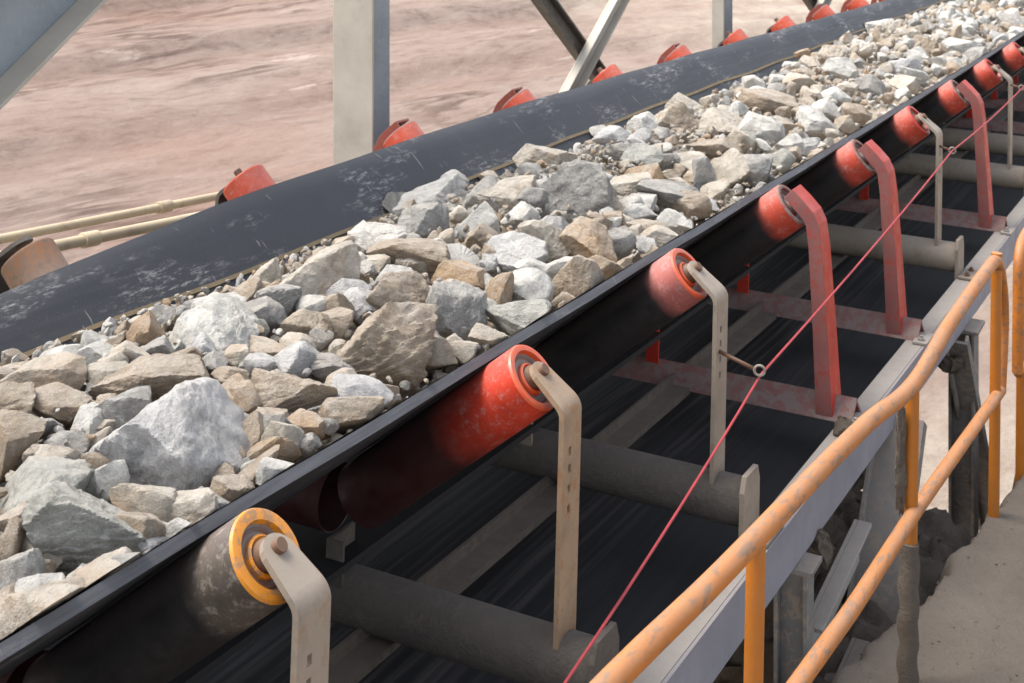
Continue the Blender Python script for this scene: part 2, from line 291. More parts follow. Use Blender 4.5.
(3.024,-1.925,-1.049,0.052,0.033,'grey','tiny grey blocky stone just above and left of the blocky tan rock'),
(2.345,-1.59,-1.084,0.052,0.032,'grey','tiny grey chunky stone just below and right of the squat tan block'),
(7.846,-2.03,-1.044,0.066,0.062,'cream','tiny cream chunky stone at the far foot just right of the far brown rock'),
(4.041,-1.708,-1.075,0.066,0.052,'cream','tiny cream angular stone just above and right of the orange-faced rock'),
(8.591,-1.751,-1.069,0.081,0.055,'tan','small tan angular stone just left of the far white slab'),
(7.46,-1.76,-1.068,0.052,0.035,'white','tiny white angular stone just below the far white block'),
(10.521,-1.878,-1.053,0.066,0.044,'tan','tiny tan chunky stone at the far foot just above the far white slab'),
(2.284,-2.062,-1.042,0.066,0.051,'cream','tiny cream angular stone just below and left of the upright orange rock'),
(2.216,-1.708,-1.075,0.095,0.081,'white','small white blocky stone just right of the biggest boulder'),
(6.089,-1.61,-1.084,0.095,0.079,'cream','small cream chunky stone at the near belt edge just right of the far brown rock'),
(8.245,-2.064,-1.042,0.114,0.069,'cream','medium cream chunky stone at the far foot just below the far white block'),
(5.399,-1.616,-1.084,0.052,0.046,'tan','tiny tan blocky stone at the near belt edge just below the far brown rock'),
(9.143,-2.059,-1.042,0.114,0.075,'cream','medium cream angular stone at the far foot just right of the far white block'),
(2.453,-1.777,-1.066,0.052,0.042,'cream','tiny cream blocky stone just above and left of the squat tan block'),
(3.751,-1.871,-1.054,0.052,0.035,'cream','tiny cream angular stone just above the mid-load pale block'),
(8.005,-1.605,-1.084,0.052,0.038,'cream','tiny cream blocky stone between the far white slab and the far ochre slab'),
]
NHAND=98

# ------------------------------------------------------------------ frames
K=4/3                      # metres per drawing unit
PSI,AL=.48505,.0640185     # the conveyor's heading and its gentle fall away from the camera
HC=3.1                     # camera height over the dirt bank
Hd=Vector((math.sin(PSI),math.cos(PSI),0))
BU=Hd*math.cos(AL)+Vector((0,0,-math.sin(AL)))
BV=Vector((math.cos(PSI),-math.sin(PSI),0))
BW=BV.cross(BU)
RC=Matrix((BV,BU,BW)).transposed()          # local x = across (v), y = along (u), z = up (w)
RP=Matrix((BV,Hd,Vector((0,0,1)))).transposed()   # the same heading, plumb
CAMP=Vector((0,0,HC))
def W(u,v,w): return (BU*float(u)+BV*float(v)+BW*float(w))*K+CAMP
U=lambda n:1.887+.9*n
col=bpy.data.collections.new('site'); sc.collection.children.link(col)
def tag(o,label=None,cat=None,group=None,kind=None):
    if label: o['label']=label
    if cat: o['category']=cat
    if group: o['group']=group
    if kind: o['kind']=kind
    return o
class Root:
    """an Empty (or nothing) with the frame its parts are drawn in"""
    def __init__(s,name,u,v,w,plumb=False):
        s.o=bpy.data.objects.new(name,None); col.objects.link(s.o); s.o.empty_display_size=.1
        s.R=RP if plumb else RC; s.p=(u,v,w); s.P=W(u,v,w); s.plumb=plumb
        s.o.matrix_world=Matrix.Translation(s.P)@s.R.to_4x4()
class MB:
    """mesh builder; coordinates are (v,u,w) drawing units"""
    def __init__(s): s.V=[];s.F=[];s.ax=[];s.smooth=set();s.mi=[]
    def add(s,vs,fs,smooth=False,ax=None,mi=0):
        b=len(s.V); s.V+=[tuple(q) for q in vs]; s.ax+=(list(ax) if ax is not None else [0]*len(vs))
        for f in fs:
            if smooth: s.smooth.add(len(s.F))
            s.F.append(tuple(b+i for i in f)); s.mi.append(mi)
    def _n(s): pass
    def box(s,v0,v1,u0,u1,w0,w1):
        s.add([(v0,u0,w0),(v1,u0,w0),(v1,u1,w0),(v0,u1,w0),(v0,u0,w1),(v1,u0,w1),(v1,u1,w1),(v0,u1,w1)],
              [(0,3,2,1),(4,5,6,7),(0,1,5,4),(1,2,6,5),(2,3,7,6),(3,0,4,7)])
    def prism(s,prof,u0,u1):
        """closed profile of (v,w) swept along u"""
        n=len(prof); 
        s.add([(a,u0,b) for a,b in prof]+[(a,u1,b) for a,b in prof],
              [tuple(range(n)),tuple(range(2*n-1,n-1,-1))]+[(i,i+n,(i+1)%n+n,(i+1)%n) for i in range(n)])
    def sweep(s,path,profs,cap=True,smooth=False,ax=None):
        """profs: for each path point a ring of 3-D points"""
        n=len(profs[0]); vs=[p for r in profs for p in r]; fs=[]
        for i in range(len(profs)-1):
            for j in range(n):
                a=i*n+j;b=i*n+(j+1)%n; fs.append((a,b,b+n,a+n))
        s.add(vs,fs,smooth,ax)
        if cap: s.add(profs[0],[tuple(range(n))][::-1]); s.add(profs[-1],[tuple(range(n))])
    def tube(s,pts,r,seg=16,cap=True):
        pts=[Vector(p) for p in pts]; profs=[]; T0=None; N=None
        for i,p in enumerate(pts):
            a=(pts[i]-pts[i-1]).normalized() if i>0 else None; b=(pts[i+1]-pts[i]).normalized() if i<len(pts)-1 else None
            T=((a or b)+(b or a)).normalized()
            if N is None:
                N=T.orthogonal().normalized()
            else:
                N=(N-T*N.dot(T)).normalized()
            Bn=T.cross(N); rr=r[i] if isinstance(r,(list,tuple)) else r
            profs.append([tuple(p+rr*(math.cos(t)*N+math.sin(t)*Bn)) for t in [2*math.pi*k/seg for k in range(seg)]])
        s.sweep(None,profs,cap,True)
    def lathe(s,p0,axis,prof,seg=40,mi=0):
        """prof: (distance along axis, radius)"""
        p0=Vector(p0);A=Vector(axis).normalized();N=A.orthogonal().normalized();Bn=A.cross(N);vs=[];ax=[];fs=[]
        for t,r in prof:
            for k in range(seg):
                a=2*math.pi*k/seg; vs.append(tuple(p0+A*t+r*(math.cos(a)*N+math.sin(a)*Bn))); ax.append(t)
        for i in range(len(prof)-1):
            for k in range(seg):
                a=i*seg+k;b=i*seg+(k+1)%seg; fs.append((a,b,b+seg,a+seg))
        s.add(vs,fs,True,ax,mi)
    def build(s,name,mat,root,parent=None,bevel=0,auto=40,pos=None):
        """root gives the frame; parent (an object) the parent"""
        ru,rv,rw=root.p
        # parts keep their own origin at their lowest middle point
        loc=[(x-rv,y-ru,z-rw) for x,y,z in s.V]
        if root.plumb: pass
        A=np.array(loc)*K
        org=np.array([(A[:,0].min()+A[:,0].max())/2,(A[:,1].min()+A[:,1].max())/2,A[:,2].min()])
        me=bpy.data.meshes.new(name); me.from_pydata([tuple(q) for q in A-org],[],s.F); me.update()
        ms=mat if isinstance(mat,(list,tuple)) else [mat]
        for m in ms: me.materials.append(m)
        sm=np.zeros(len(s.F),bool); 
        for i in s.smooth: sm[i]=True
        me.polygons.foreach_set('use_smooth',sm)
        if len(ms)>1: me.polygons.foreach_set('material_index',np.array(s.mi,dtype=np.int32))
        if any(s.ax):
            at=me.attributes.new('ax','FLOAT','POINT'); at.data.foreach_set('value',np.array(s.ax,dtype=np.float32))
        bm=bmesh.new();bm.from_mesh(me); bmesh.ops.remove_doubles(bm,verts=bm.verts,dist=1e-5); bmesh.ops.recalc_face_normals(bm,faces=bm.faces)
        for e in bm.edges:
            if len(e.link_faces)==2 and e.calc_face_angle(0)>math.radians(auto): e.smooth=False
        bm.to_mesh(me);bm.free()
        o=bpy.data.objects.new(name,me); col.objects.link(o)
        if bevel:
            b=o.modifiers.new('bevel','BEVEL'); b.width=bevel*K; b.segments=2; b.limit_method='ANGLE'; b.angle_limit=math.radians(35)
        M=Matrix.Translation(root.P)@root.R.to_4x4()@Matrix.Translation(Vector(org))
        if parent is None: parent=root.o
        if parent is not None:
            o.parent=parent; 
            o.matrix_parent_inverse=Matrix.Identity(4)
            o['_mw']=0; del o['_mw']
            pm=WM[parent.name]; lm=pm.inverted()@M
            o.matrix_basis=lm
        else: o.matrix_basis=M
        WM[o.name]=M
        return o
WM={}
_oi=Root.__init__
def _ni(s,*a,**k):
    _oi(s,*a,**k); WM[s.o.name]=Matrix.Translation(s.P)@s.R.to_4x4()
Root.__init__=_ni
class Free:
    """frame without an Empty, for a thing that is one mesh"""
    def __init__(s,u,v,w,plumb=False):
        s.o=None;s.R=RP if plumb else RC;s.p=(u,v,w);s.P=W(u,v,w);s.plumb=plumb
# ------------------------------------------------------------------ materials
class NT:
    def __init__(s,name):
        s.m=bpy.data.materials.new(name); s.m.use_nodes=True; s.n=s.m.node_tree.nodes; s.l=s.m.node_tree.links
        s.b=s.n['Principled BSDF']; s._obj=None
    def node(s,t,**k):
        n=s.n.new(t)
        for a,b in k.items(): setattr(n,a,b)
        return n
    def link(s,a,b): s.l.new(a,b)
    def setin(s,n,key,val):
        if hasattr(val,'is_linked') or isinstance(val,bpy.types.NodeSocket): s.l.new(val,n.inputs[key])
        else: n.inputs[key].default_value=val
    def obj(s):
        if s._obj is None: s._obj=s.node('ShaderNodeTexCoord').outputs['Object']
        return s._obj
    def rnd(s): return s.node('ShaderNodeObjectInfo').outputs['Random']
    def mapv(s,vec,scale=(1,1,1),loc=(0,0,0),rot=(0,0,0)):
        m=s.node('ShaderNodeMapping'); s.link(vec,m.inputs['Vector']); m.inputs['Scale'].default_value=scale; m.inputs['Location'].default_value=loc; m.inputs['Rotation'].default_value=rot
        return m.outputs[0]
    def noise(s,scale,detail=4,rough=.55,vec=None,dist=0):
        n=s.node('ShaderNodeTexNoise'); s.link(vec if vec is not None else s.obj(),n.inputs['Vector'])
        n.inputs['Scale'].default_value=scale;n.inputs['Detail'].default_value=detail;n.inputs['Roughness'].default_value=rough;n.inputs['Distortion'].default_value=dist
        return n.outputs['Fac']
    def ramp(s,fac,stops,interp='LINEAR'):
        r=s.node('ShaderNodeValToRGB'); s.link(fac,r.inputs[0]); r.color_ramp.interpolation=interp; e=r.color_ramp.elements
        while len(e)<len(stops): e.new(.5)
        for q,(p,c) in zip(e,stops):
            q.position=p; q.color=(c,c,c,1) if not hasattr(c,'__len__') else (*c,1)
        return r.outputs[0]
    def mix(s,fac,a,b,mode='MIX'):
        m=s.node('ShaderNodeMix',data_type='RGBA',blend_type=mode)
        for i,val in ((0,fac),(6,a),(7,b)):
            if isinstance(val,bpy.types.NodeSocket): s.link(val,m.inputs[i])
            elif i==0: m.inputs[0].default_value=val
            else: m.inputs[i].default_value=(*val,1)
        return m.outputs[2]
    def math(s,op,a,b=0.0):
        m=s.node('ShaderNodeMath',operation=op)
        for i,val in ((0,a),(1,b)):
            if isinstance(val,bpy.types.NodeSocket): s.link(val,m.inputs[i])
            else: m.inputs[i].default_value=val
        return m.outputs[0]
    def up(s,lo=.3,hi=.9):
        g=s.node('ShaderNodeNewGeometry'); x=s.node('ShaderNodeSeparateXYZ'); s.link(g.outputs['Normal'],x.inputs[0])
        return s.ramp(x.outputs[2],[(max(0,lo),0.0),(hi,1.0)])
    def attr(s,name):
        a=s.node('ShaderNodeAttribute',attribute_name=name); return a.outputs['Fac']
    def bump(s,h,strength=.3,dist=.01,normal=None):
        b=s.node('ShaderNodeBump'); s.link(h,b.inputs['Height']); b.inputs['Strength'].default_value=strength; b.inputs['Distance'].default_value=dist
        if normal is not None: s.link(normal,b.inputs['Normal'])
        return b.outputs[0]
    def done(s,color,rough=.7,normal=None,metal=0,spec=None):
        s.setin(s.b,'Base Color',color if isinstance(color,bpy.types.NodeSocket) else (*color,1)); s.setin(s.b,'Roughness',rough)
        if normal is not None: s.link(normal,s.b.inputs['Normal'])
        s.b.inputs['Metallic'].default_value=metal
        if spec is not None: s.b.inputs['Specular IOR Level'].default_value=spec
        return s.m
DUST=(.33,.285,.24)
def painted(name,base,wear,dust=.5,wearamt=.45,rough=.55,dustcol=DUST,grime=.3,grimecol=(.09,.07,.055),stretch=None):
    t=NT(name)
    v=t.node('ShaderNodeVectorMath',operation='ADD'); t.link(t.obj(),v.inputs[0]); r=t.rnd(); cx=t.node('ShaderNodeCombineXYZ')
    t.link(t.math('MULTIPLY',r,37.0),cx.inputs[0]); t.link(t.math('MULTIPLY',r,11.0),cx.inputs[1]); t.link(cx.outputs[0],v.inputs[1]); V=v.outputs[0]
    if stretch: V=t.mapv(V,stretch)
    c=t.mix(t.ramp(t.noise(3.5,5,.6,V),[(.35,0.0),(.7,1.0)]),base,[x*.78 for x in base])
    c=t.mix(t.math('MULTIPLY',t.ramp(t.noise(9,7,.66,V),[(.52,0.0),(.66,1.0)]),grime),c,grimecol)
    c=t.mix(t.math('MULTIPLY',t.ramp(t.noise(26,7,.7,V),[(.6-.18*wearamt,0.0),(.66-.15*wearamt,1.0)]),min(1,wearamt*1.6)),c,wear)
    d=t.math('MULTIPLY',t.up(.15,.95),t.ramp(t.noise(14,6,.7,V),[(.25,.35),(.62,1.0)])); d=t.math('MULTIPLY',d,dust)
    c=t.mix(d,c,dustcol)
    b=t.bump(t.noise(60,6,.65,V),.25,.004)
    if name=='mud_caked_pipe': b=t.bump(t.noise(13,10,.76,V),1.0,.05)
    return t.done(c,t.ramp(t.noise(12,4,.6,V),[(.3,rough-.08),(.75,min(1,rough+.25))]),b)
M={}
M['tan']=painted('dusty_tan_paint',(.30,.25,.195),(.24,.14,.075),.4,.25)
M['tan_rust']=painted('rusty_tan_paint',(.33,.23,.145),(.27,.13,.05),.3,.4)
M['pipe']=painted('mud_caked_pipe',(.175,.152,.128),(.21,.183,.152),.6,.35,.9,(.27,.235,.20))
M['red']=painted('dusty_red_paint',(.47,.026,.010),(.34,.11,.09),.12,.22,.45,(.44,.30,.27),.25,(.16,.03,.025))
M['red_dust']=painted('dust_coated_red_paint',(.27,.10,.088),(.34,.05,.035),.45,.45,.75,(.30,.22,.20),.35,(.2,.11,.1))
M['red_dull']=painted('powdered_red_paint',(.25,.075,.066),(.21,.165,.145),.75,.75,.8,(.25,.18,.16),.65,(.15,.10,.085))
M['web']=painted('blue_grey_steel',(.27,.27,.31),(.22,.2,.19),.75,.15,.6,(.36,.32,.28),.12,(.2,.17,.15))
M['flange']=painted('dusty_stringer_steel',(.34,.31,.28),(.25,.22,.19),.8,.3,.75,(.38,.34,.30),.2)
M['col']=painted('dusty_grey_column',(.20,.195,.19),(.27,.225,.18),.75,.6,.75,(.33,.28,.235),.5,(.12,.09,.07))
M['orange']=painted('chipped_orange_paint',(.50,.155,.014),(.15,.10,.07),.42,.46,.45,(.38,.27,.18),.4,(.34,.16,.06),(1.6,.45,1.6))
M['orange_clean']=painted('orange_post_paint',(.44,.14,.010),(.22,.12,.06),.3,.18,.42,(.48,.33,.2),.3,(.3,.14,.04))
M['rail_far']=painted('tan_pipe_paint',(.55,.44,.28),(.38,.29,.18),.3,.2,.5,(.5,.43,.33))
M['cream_steel']=painted('cream_column_paint',(.46,.42,.35),(.36,.32,.27),.3,.12,.6,(.5,.45,.38),.1)
M['grey_steel']=painted('grey_steel_and_column_shade',(.26,.29,.31),(.30,.31,.32),.4,.3,.5,(.4,.37,.33),.12)  # grey of the diagonal beam, also the painted shade on the cream columns
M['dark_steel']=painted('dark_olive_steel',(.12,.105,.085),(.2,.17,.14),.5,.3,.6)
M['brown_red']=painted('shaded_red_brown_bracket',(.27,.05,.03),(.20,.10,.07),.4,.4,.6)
M['bolt']=painted('rusty_bolt',(.15,.07,.035),(.10,.06,.04),.2,.4,.65)
M['steel']=painted('worn_bare_steel',(.27,.23,.20),(.15,.11,.08),.3,.5,.45)
M['strip']=painted('silt_covered_bar',(.125,.10,.078),(.08,.065,.05),.75,.5,.95,(.19,.155,.122))
M['rust_cap']=painted('rusty_roller_end',(.2,.09,.04),(.12,.06,.03),.2,.5,.7)
M['cap_red']=painted('bright_red_end_ring',(.72,.09,.02),(.35,.12,.08),.25,.28,.35,(.5,.3,.25))
M['cap_orange']=painted('bright_orange_end_ring',(.72,.26,.01),(.26,.16,.09),.15,.5,.4,(.6,.4,.2))
M['cap_grey']=painted('grey_seal',(.24,.20,.18),(.3,.12,.08),.3,.4,.6)
def roller_mat(name,main,speck,inner,band,dust,speckamt=.5,bandsoft=.02,late=0):
    t=NT(name); V=t.obj(); a=t.attr('ax')
    r_=t.rnd(); vv=t.node('ShaderNodeVectorMath',operation='ADD'); cx=t.node('ShaderNodeCombineXYZ'); t.link(t.math('MULTIPLY',r_,41.0),cx.inputs[0]); t.link(t.math('MULTIPLY',r_,23.0),cx.inputs[1]); t.link(V,vv.inputs[0]); t.link(cx.outputs[0],vv.inputs[1]); V2=vv.outputs[0]
    c=t.mix(t.ramp(t.noise(9,5,.6,V2),[(.35,0.0),(.7,1.0)]),main,[x*.7 for x in main])
    c=t.mix(t.math('MULTIPLY',t.ramp(t.noise(34,9,.78,V2,.3),[(.52,0.0),(.64,1.0)]),speckamt),c,speck)
    c=t.mix(t.math('MULTIPLY',t.ramp(t.noise(95,4,.7,V2),[(.58,0.0),(.68,1.0)]),speckamt*.7),c,speck)
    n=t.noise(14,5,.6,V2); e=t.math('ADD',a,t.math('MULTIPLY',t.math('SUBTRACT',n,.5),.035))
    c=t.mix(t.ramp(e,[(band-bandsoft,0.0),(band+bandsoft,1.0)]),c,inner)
    if late: c=t.mix(t.math('MULTIPLY',t.ramp(t.noise(28,9,.78,V2,.5),[(.47,0.0),(.6,1.0)]),late),c,speck)
    c=t.mix(t.math('MULTIPLY',t.up(.3,1),dust),c,(.42,.30,.27))
    return t.done(c,t.ramp(t.noise(20,5,.6),[(.3,.38),(.7,.75)]),t.bump(t.noise(90,5,.6),.12,.002))
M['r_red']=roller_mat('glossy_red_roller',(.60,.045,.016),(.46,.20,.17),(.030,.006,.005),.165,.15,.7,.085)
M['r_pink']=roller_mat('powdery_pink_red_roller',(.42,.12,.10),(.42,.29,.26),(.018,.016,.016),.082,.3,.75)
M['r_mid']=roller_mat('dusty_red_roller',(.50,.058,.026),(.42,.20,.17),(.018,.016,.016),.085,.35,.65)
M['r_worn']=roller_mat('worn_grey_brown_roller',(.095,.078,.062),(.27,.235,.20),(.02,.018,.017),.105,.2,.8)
M['r_rust']=roller_mat('rusty_grey_roller',(.25,.10,.03),(.13,.09,.06),(.23,.185,.15),.075,.1,.8,.05,.95)
M['r_far']=roller_mat('far_red_roller',(.62,.075,.026),(.55,.25,.2),(.5,.05,.03),.2,.35,.55)
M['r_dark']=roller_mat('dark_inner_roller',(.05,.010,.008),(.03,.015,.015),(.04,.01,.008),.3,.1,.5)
# belts
def belt_mat():
    t=NT('carrying_belt_rubber'); V=t.obj()
    st=t.noise(8,6,.6,t.mapv(V,(6,.25,6)))
    c=t.mix(t.ramp(st,[(.3,0.0),(.7,1.0)]),(.015,.0165,.021),(.029,.032,.039))
    fine=t.ramp(t.noise(150,3,.7,V),[(.64,0.0),(.74,1.0)]); c=t.mix(t.math('MULTIPLY',fine,.5),c,(.25,.24,.23))
    scuff=t.math('MULTIPLY',t.ramp(t.noise(2.6,4,.5,t.mapv(V,(2.2,.8,2.2),(.3,.1,0))),[(.53,0.0),(.64,1.0)]),t.ramp(t.noise(12,8,.75,t.mapv(V,(5,1.2,5),(0,0,0),(0,0,.5))),[(.5,0.0),(.68,1.0)]))
    c=t.mix(t.math('MULTIPLY',scuff,.95),c,(.34,.33,.33))
    scr=t.ramp(t.noise(5,2,.4,t.mapv(V,(1.5,11,1.5),(0,0,0),(0,0,.25))),[(.71,0.0),(.74,1.0)])
    c=t.mix(t.math('MULTIPLY',scr,.5),c,(.3,.29,.28))
    dust=t.math('MULTIPLY',t.up(.2,1),t.ramp(t.noise(5,6,.65,V),[(.3,.25),(.7,.9)]))
    c=t.mix(t.math('MULTIPLY',dust,.06),c,(.26,.25,.25))
    rim=t.math('MULTIPLY',t.ramp(t.attr('ax'),[(.55,0.0),(1,1.0)]),t.ramp(t.noise(9,5,.6,t.mapv(V,(14,.6,14))),[(.3,.25),(.65,.8)]))
    c=t.mix(t.math('MULTIPLY',rim,.6),c,(.17,.17,.18))
    return t.done(c,t.ramp(st,[(.3,.48),(.7,.66)]),t.bump(t.noise(70,5,.6,t.mapv(V,(1,.3,1))),.12,.003))
M['belt']=belt_mat()
def rbelt_mat():
    t=NT('return_belt_rubber'); V=t.obj()
    st=t.noise(7,7,.65,t.mapv(V,(3.2,.10,3)))
    f=t.noise(16,3,.5,t.mapv(V,(2.6,.035,3)))
    c=t.mix(t.ramp(st,[(.35,0.0),(.72,1.0)]),(.006,.006,.007),(.017,.017,.019))
    xx=t.node('ShaderNodeSeparateXYZ'); t.link(V,xx.inputs[0])
    mid=t.ramp(xx.outputs[0],[(.0,1.0),(.55,1.0),(.95,0.0)])
    c=t.mix(t.math('MULTIPLY',t.math('MULTIPLY',t.ramp(f,[(.46,0.0),(.7,1.0)]),.55),mid),c,(.125,.112,.108))
    return t.done(c,.7,t.bump(f,.1,.003))
M['rbelt']=rbelt_mat()
def simple(name,c,rough=.6,**k):
    t=NT(name); n=t.noise(25,5,.6); return t.done(t.mix(t.ramp(n,[(.3,0.0),(.7,1.0)]),c,[x*.75 for x in c]),rough,**k)
M['seam']=simple('silt_in_belt_seam',(.22,.17,.10),.9)
M['black']=simple('under_belt_shade_black',(.008,.008,.009),.7)  # near-black of the added sheet that darkens the space under the trough
M['cord']=simple('red_pull_cord',(.42,.05,.06),.6)
M['galv']=simple('galvanised_ring',(.3,.26,.22),.5)
# rocks
def rock_mat(name,c1,c2,stain,stamt,speck=.35,dark=(.07,.07,.075)):
    t=NT(name)
    v=t.node('ShaderNodeVectorMath',operation='ADD'); t.link(t.obj(),v.inputs[0]); r=t.rnd(); cx=t.node('ShaderNodeCombineXYZ')
    for i,q in enumerate((53.0,31.0,17.0)): t.link(t.math('MULTIPLY',r,q),cx.inputs[i])
    t.link(cx.outputs[0],v.inputs[1]); V=v.outputs[0]
    c=t.mix(t.ramp(t.noise(7,8,.68,V,.5),[(.34,0.0),(.66,1.0)]),c1,c2)
    c=t.mix(t.math('MULTIPLY',t.ramp(t.noise(5,7,.65,t.mapv(V,(1,1,1),(3,7,1)),.8),[(.50,0.0),(.62,1.0)]),stamt),c,stain)
    vein=t.ramp(t.noise(4.5,5,.6,t.mapv(V,(1,1.6,2.2),(9,2,4)),2.2),[(.475,0.0),(.495,1.0),(.505,1.0),(.525,0.0)])
    c=t.mix(t.math('MULTIPLY',vein,.13),c,(.66,.64,.60))
    c=t.mix(t.math('MULTIPLY',t.ramp(t.noise(170,5,.75,V),[(.54,0.0),(.64,1.0)]),speck),c,dark)
    c=t.mix(t.math('MULTIPLY',t.ramp(t.noise(200,4,.72,t.mapv(V,(1,1,1),(5,5,5))),[(.56,0.0),(.66,1.0)]),.55),c,(.68,.66,.63))
    d=t.math('MULTIPLY',t.up(.35,1.0),t.ramp(t.noise(18,6,.65,V),[(.35,.2),(.65,1.0)])); c=t.mix(t.math('MULTIPLY',d,.5),c,(.62,.585,.53))
    pit_=t.ramp(t.noise(15,9,.72,t.mapv(V,(1,1,1),(8,1,6)),.6),[(.40,1.0),(.52,0.0)])
    c=t.mix(t.math('MULTIPLY',pit_,.42),c,[x*.42 for x in c2])
    h=t.math('ADD',t.math('MULTIPLY',t.noise(26,9,.74,V),1.0),t.math('MULTIPLY',t.noise(190,5,.75,V),.5))
    return t.done(c,.9,t.bump(h,.95,.022),spec=.25)
RM={'white':rock_mat('pale_white_stone',(0.780,0.773,0.715),(0.541,0.523,0.488),(0.523,0.458,0.377),.35,.30),
'cream':rock_mat('cream_stone',(.66,.60,.51),(.51,.45,.36),(.48,.31,.18),.55,.25),
'grey':rock_mat('mid_grey_stone',(0.437,0.421,0.389),(0.287,0.278,0.261),(0.503,0.453,0.386),.5,.35),
'bluegrey':rock_mat('blue_grey_stone',(0.731,0.719,0.700),(0.506,0.498,0.494),(0.575,0.529,0.464),.3,.5),
'tan':rock_mat('tan_stone',(.52,.42,.31),(.36,.28,.20),(.56,.50,.43),.6,.22),
'brown':rock_mat('brown_stone',(.33,.245,.165),(.45,.355,.26),(.48,.42,.34),.55,.22),
'green':rock_mat('grey_green_stone',(0.489,0.481,0.428),(0.345,0.348,0.314),(0.595,0.541,0.460),.45,.35),
'orange':rock_mat('ochre_stone',(.50,.32,.17),(.40,.29,.19),(.52,.46,.38),.5,.2)}
def dirt_mat(name,a,b,sc1=1.0):
    t=NT(name); V=t.obj()
    c=t.mix(t.ramp(t.noise(2.2*sc1,8,.65,V),[(.3,0.0),(.7,1.0)]),a,b)
    c=t.mix(t.math('MULTIPLY',t.ramp(t.noise(30*sc1,5,.7,V),[(.6,0.0),(.72,1.0)]),.4),c,[x*.45 for x in a])
    c=t.mix(t.math('MULTIPLY',t.ramp(t.noise(60*sc1,4,.7,V),[(.62,0.0),(.72,1.0)]),.3),c,[min(1,x*1.5) for x in a])
    h=t.math('ADD',t.noise(9*sc1,10,.75,V),t.math('MULTIPLY',t.noise(55*sc1,6,.7,V),.6))
    return t.done(c,.95,t.bump(h,.8,.04),spec=.15)
M['dirt']=dirt_mat('fine_grey_brown_dirt',(.165,.140,.116),(.215,.183,.153))
M['mud']=dirt_mat('clotted_dark_mud',(.15,.12,.095),(.22,.185,.15),3)
def pit_mat():
    t=NT('pit_floor_earth'); V=t.obj()
    R=t.mapv(V,(1,1,1),(0,0,0),(0,0,math.radians(-44)))       # along the haul benches
    long=t.noise(1,12,.72,t.mapv(R,(.07,.26,1)),.2)
    fine=t.noise(1,12,.78,t.mapv(R,(.9,2.4,1)),.2)
    c=t.mix(t.ramp(long,[(.34,0.0),(.66,1.0)]),(.285,.20,.165),(.36,.285,.245))
    c=t.mix(t.ramp(fine,[(.36,.75),(.50,0.0)]),c,(.18,.13,.108))
    c=t.mix(t.ramp(fine,[(.54,0.0),(.68,.6)]),c,(.42,.35,.30))
    crk=t.ramp(t.noise(1,8,.6,t.mapv(R,(.06,.30,1),(3,5,0)),.9),[(.470,0.0),(.494,1.0),(.506,1.0),(.53,0.0)])
    crk=t.math('MULTIPLY',crk,t.ramp(t.noise(.12,4,.6,V),[(.48,0.0),(.6,1.0)]))
    c=t.mix(t.math('MULTIPLY',crk,.85),c,(.12,.08,.066))
    sp=t.math('MULTIPLY',t.ramp(t.noise(1,9,.7,t.mapv(R,(.16,.75,1),(4,2,0)),.3),[(.615,0.0),(.66,1.0)]),t.ramp(fine,[(.40,0.0),(.52,1.0)]))
    c=t.mix(t.math('MULTIPLY',sp,.75),c,(.56,.48,.41))
    patch=t.noise(.10,7,.65,V)
    c=t.mix(t.math('MULTIPLY',t.ramp(patch,[(.52,0.0),(.64,1.0)]),.4),c,(.33,.215,.165))
    sx=t.node('ShaderNodeSeparateXYZ'); t.link(V,sx.inputs[0])
    e=t.math('ADD',t.math('MULTIPLY',sx.outputs[0],.042),t.math('MULTIPLY',t.math('SUBTRACT',t.noise(.06,6,.6,V),.5),1.4))
    near=t.ramp(t.math('MULTIPLY',sx.outputs[1],.02),[(.38,1.0),(.5,0.0)]); pale=t.math('MAXIMUM',t.ramp(e,[(.05,0.0),(.55,1.0)]),near)
    c=t.mix(pale,c,t.mix(t.ramp(t.noise(.5,10,.75,V),[(.38,0.0),(.60,1.0)]),(.33,.255,.205),(.54,.47,.39)))
    return t.done(c,.95,t.bump(t.math('ADD',fine,t.noise(2.6,11,.8,V)),.7,.22),spec=.1)
M['pit']=pit_mat()
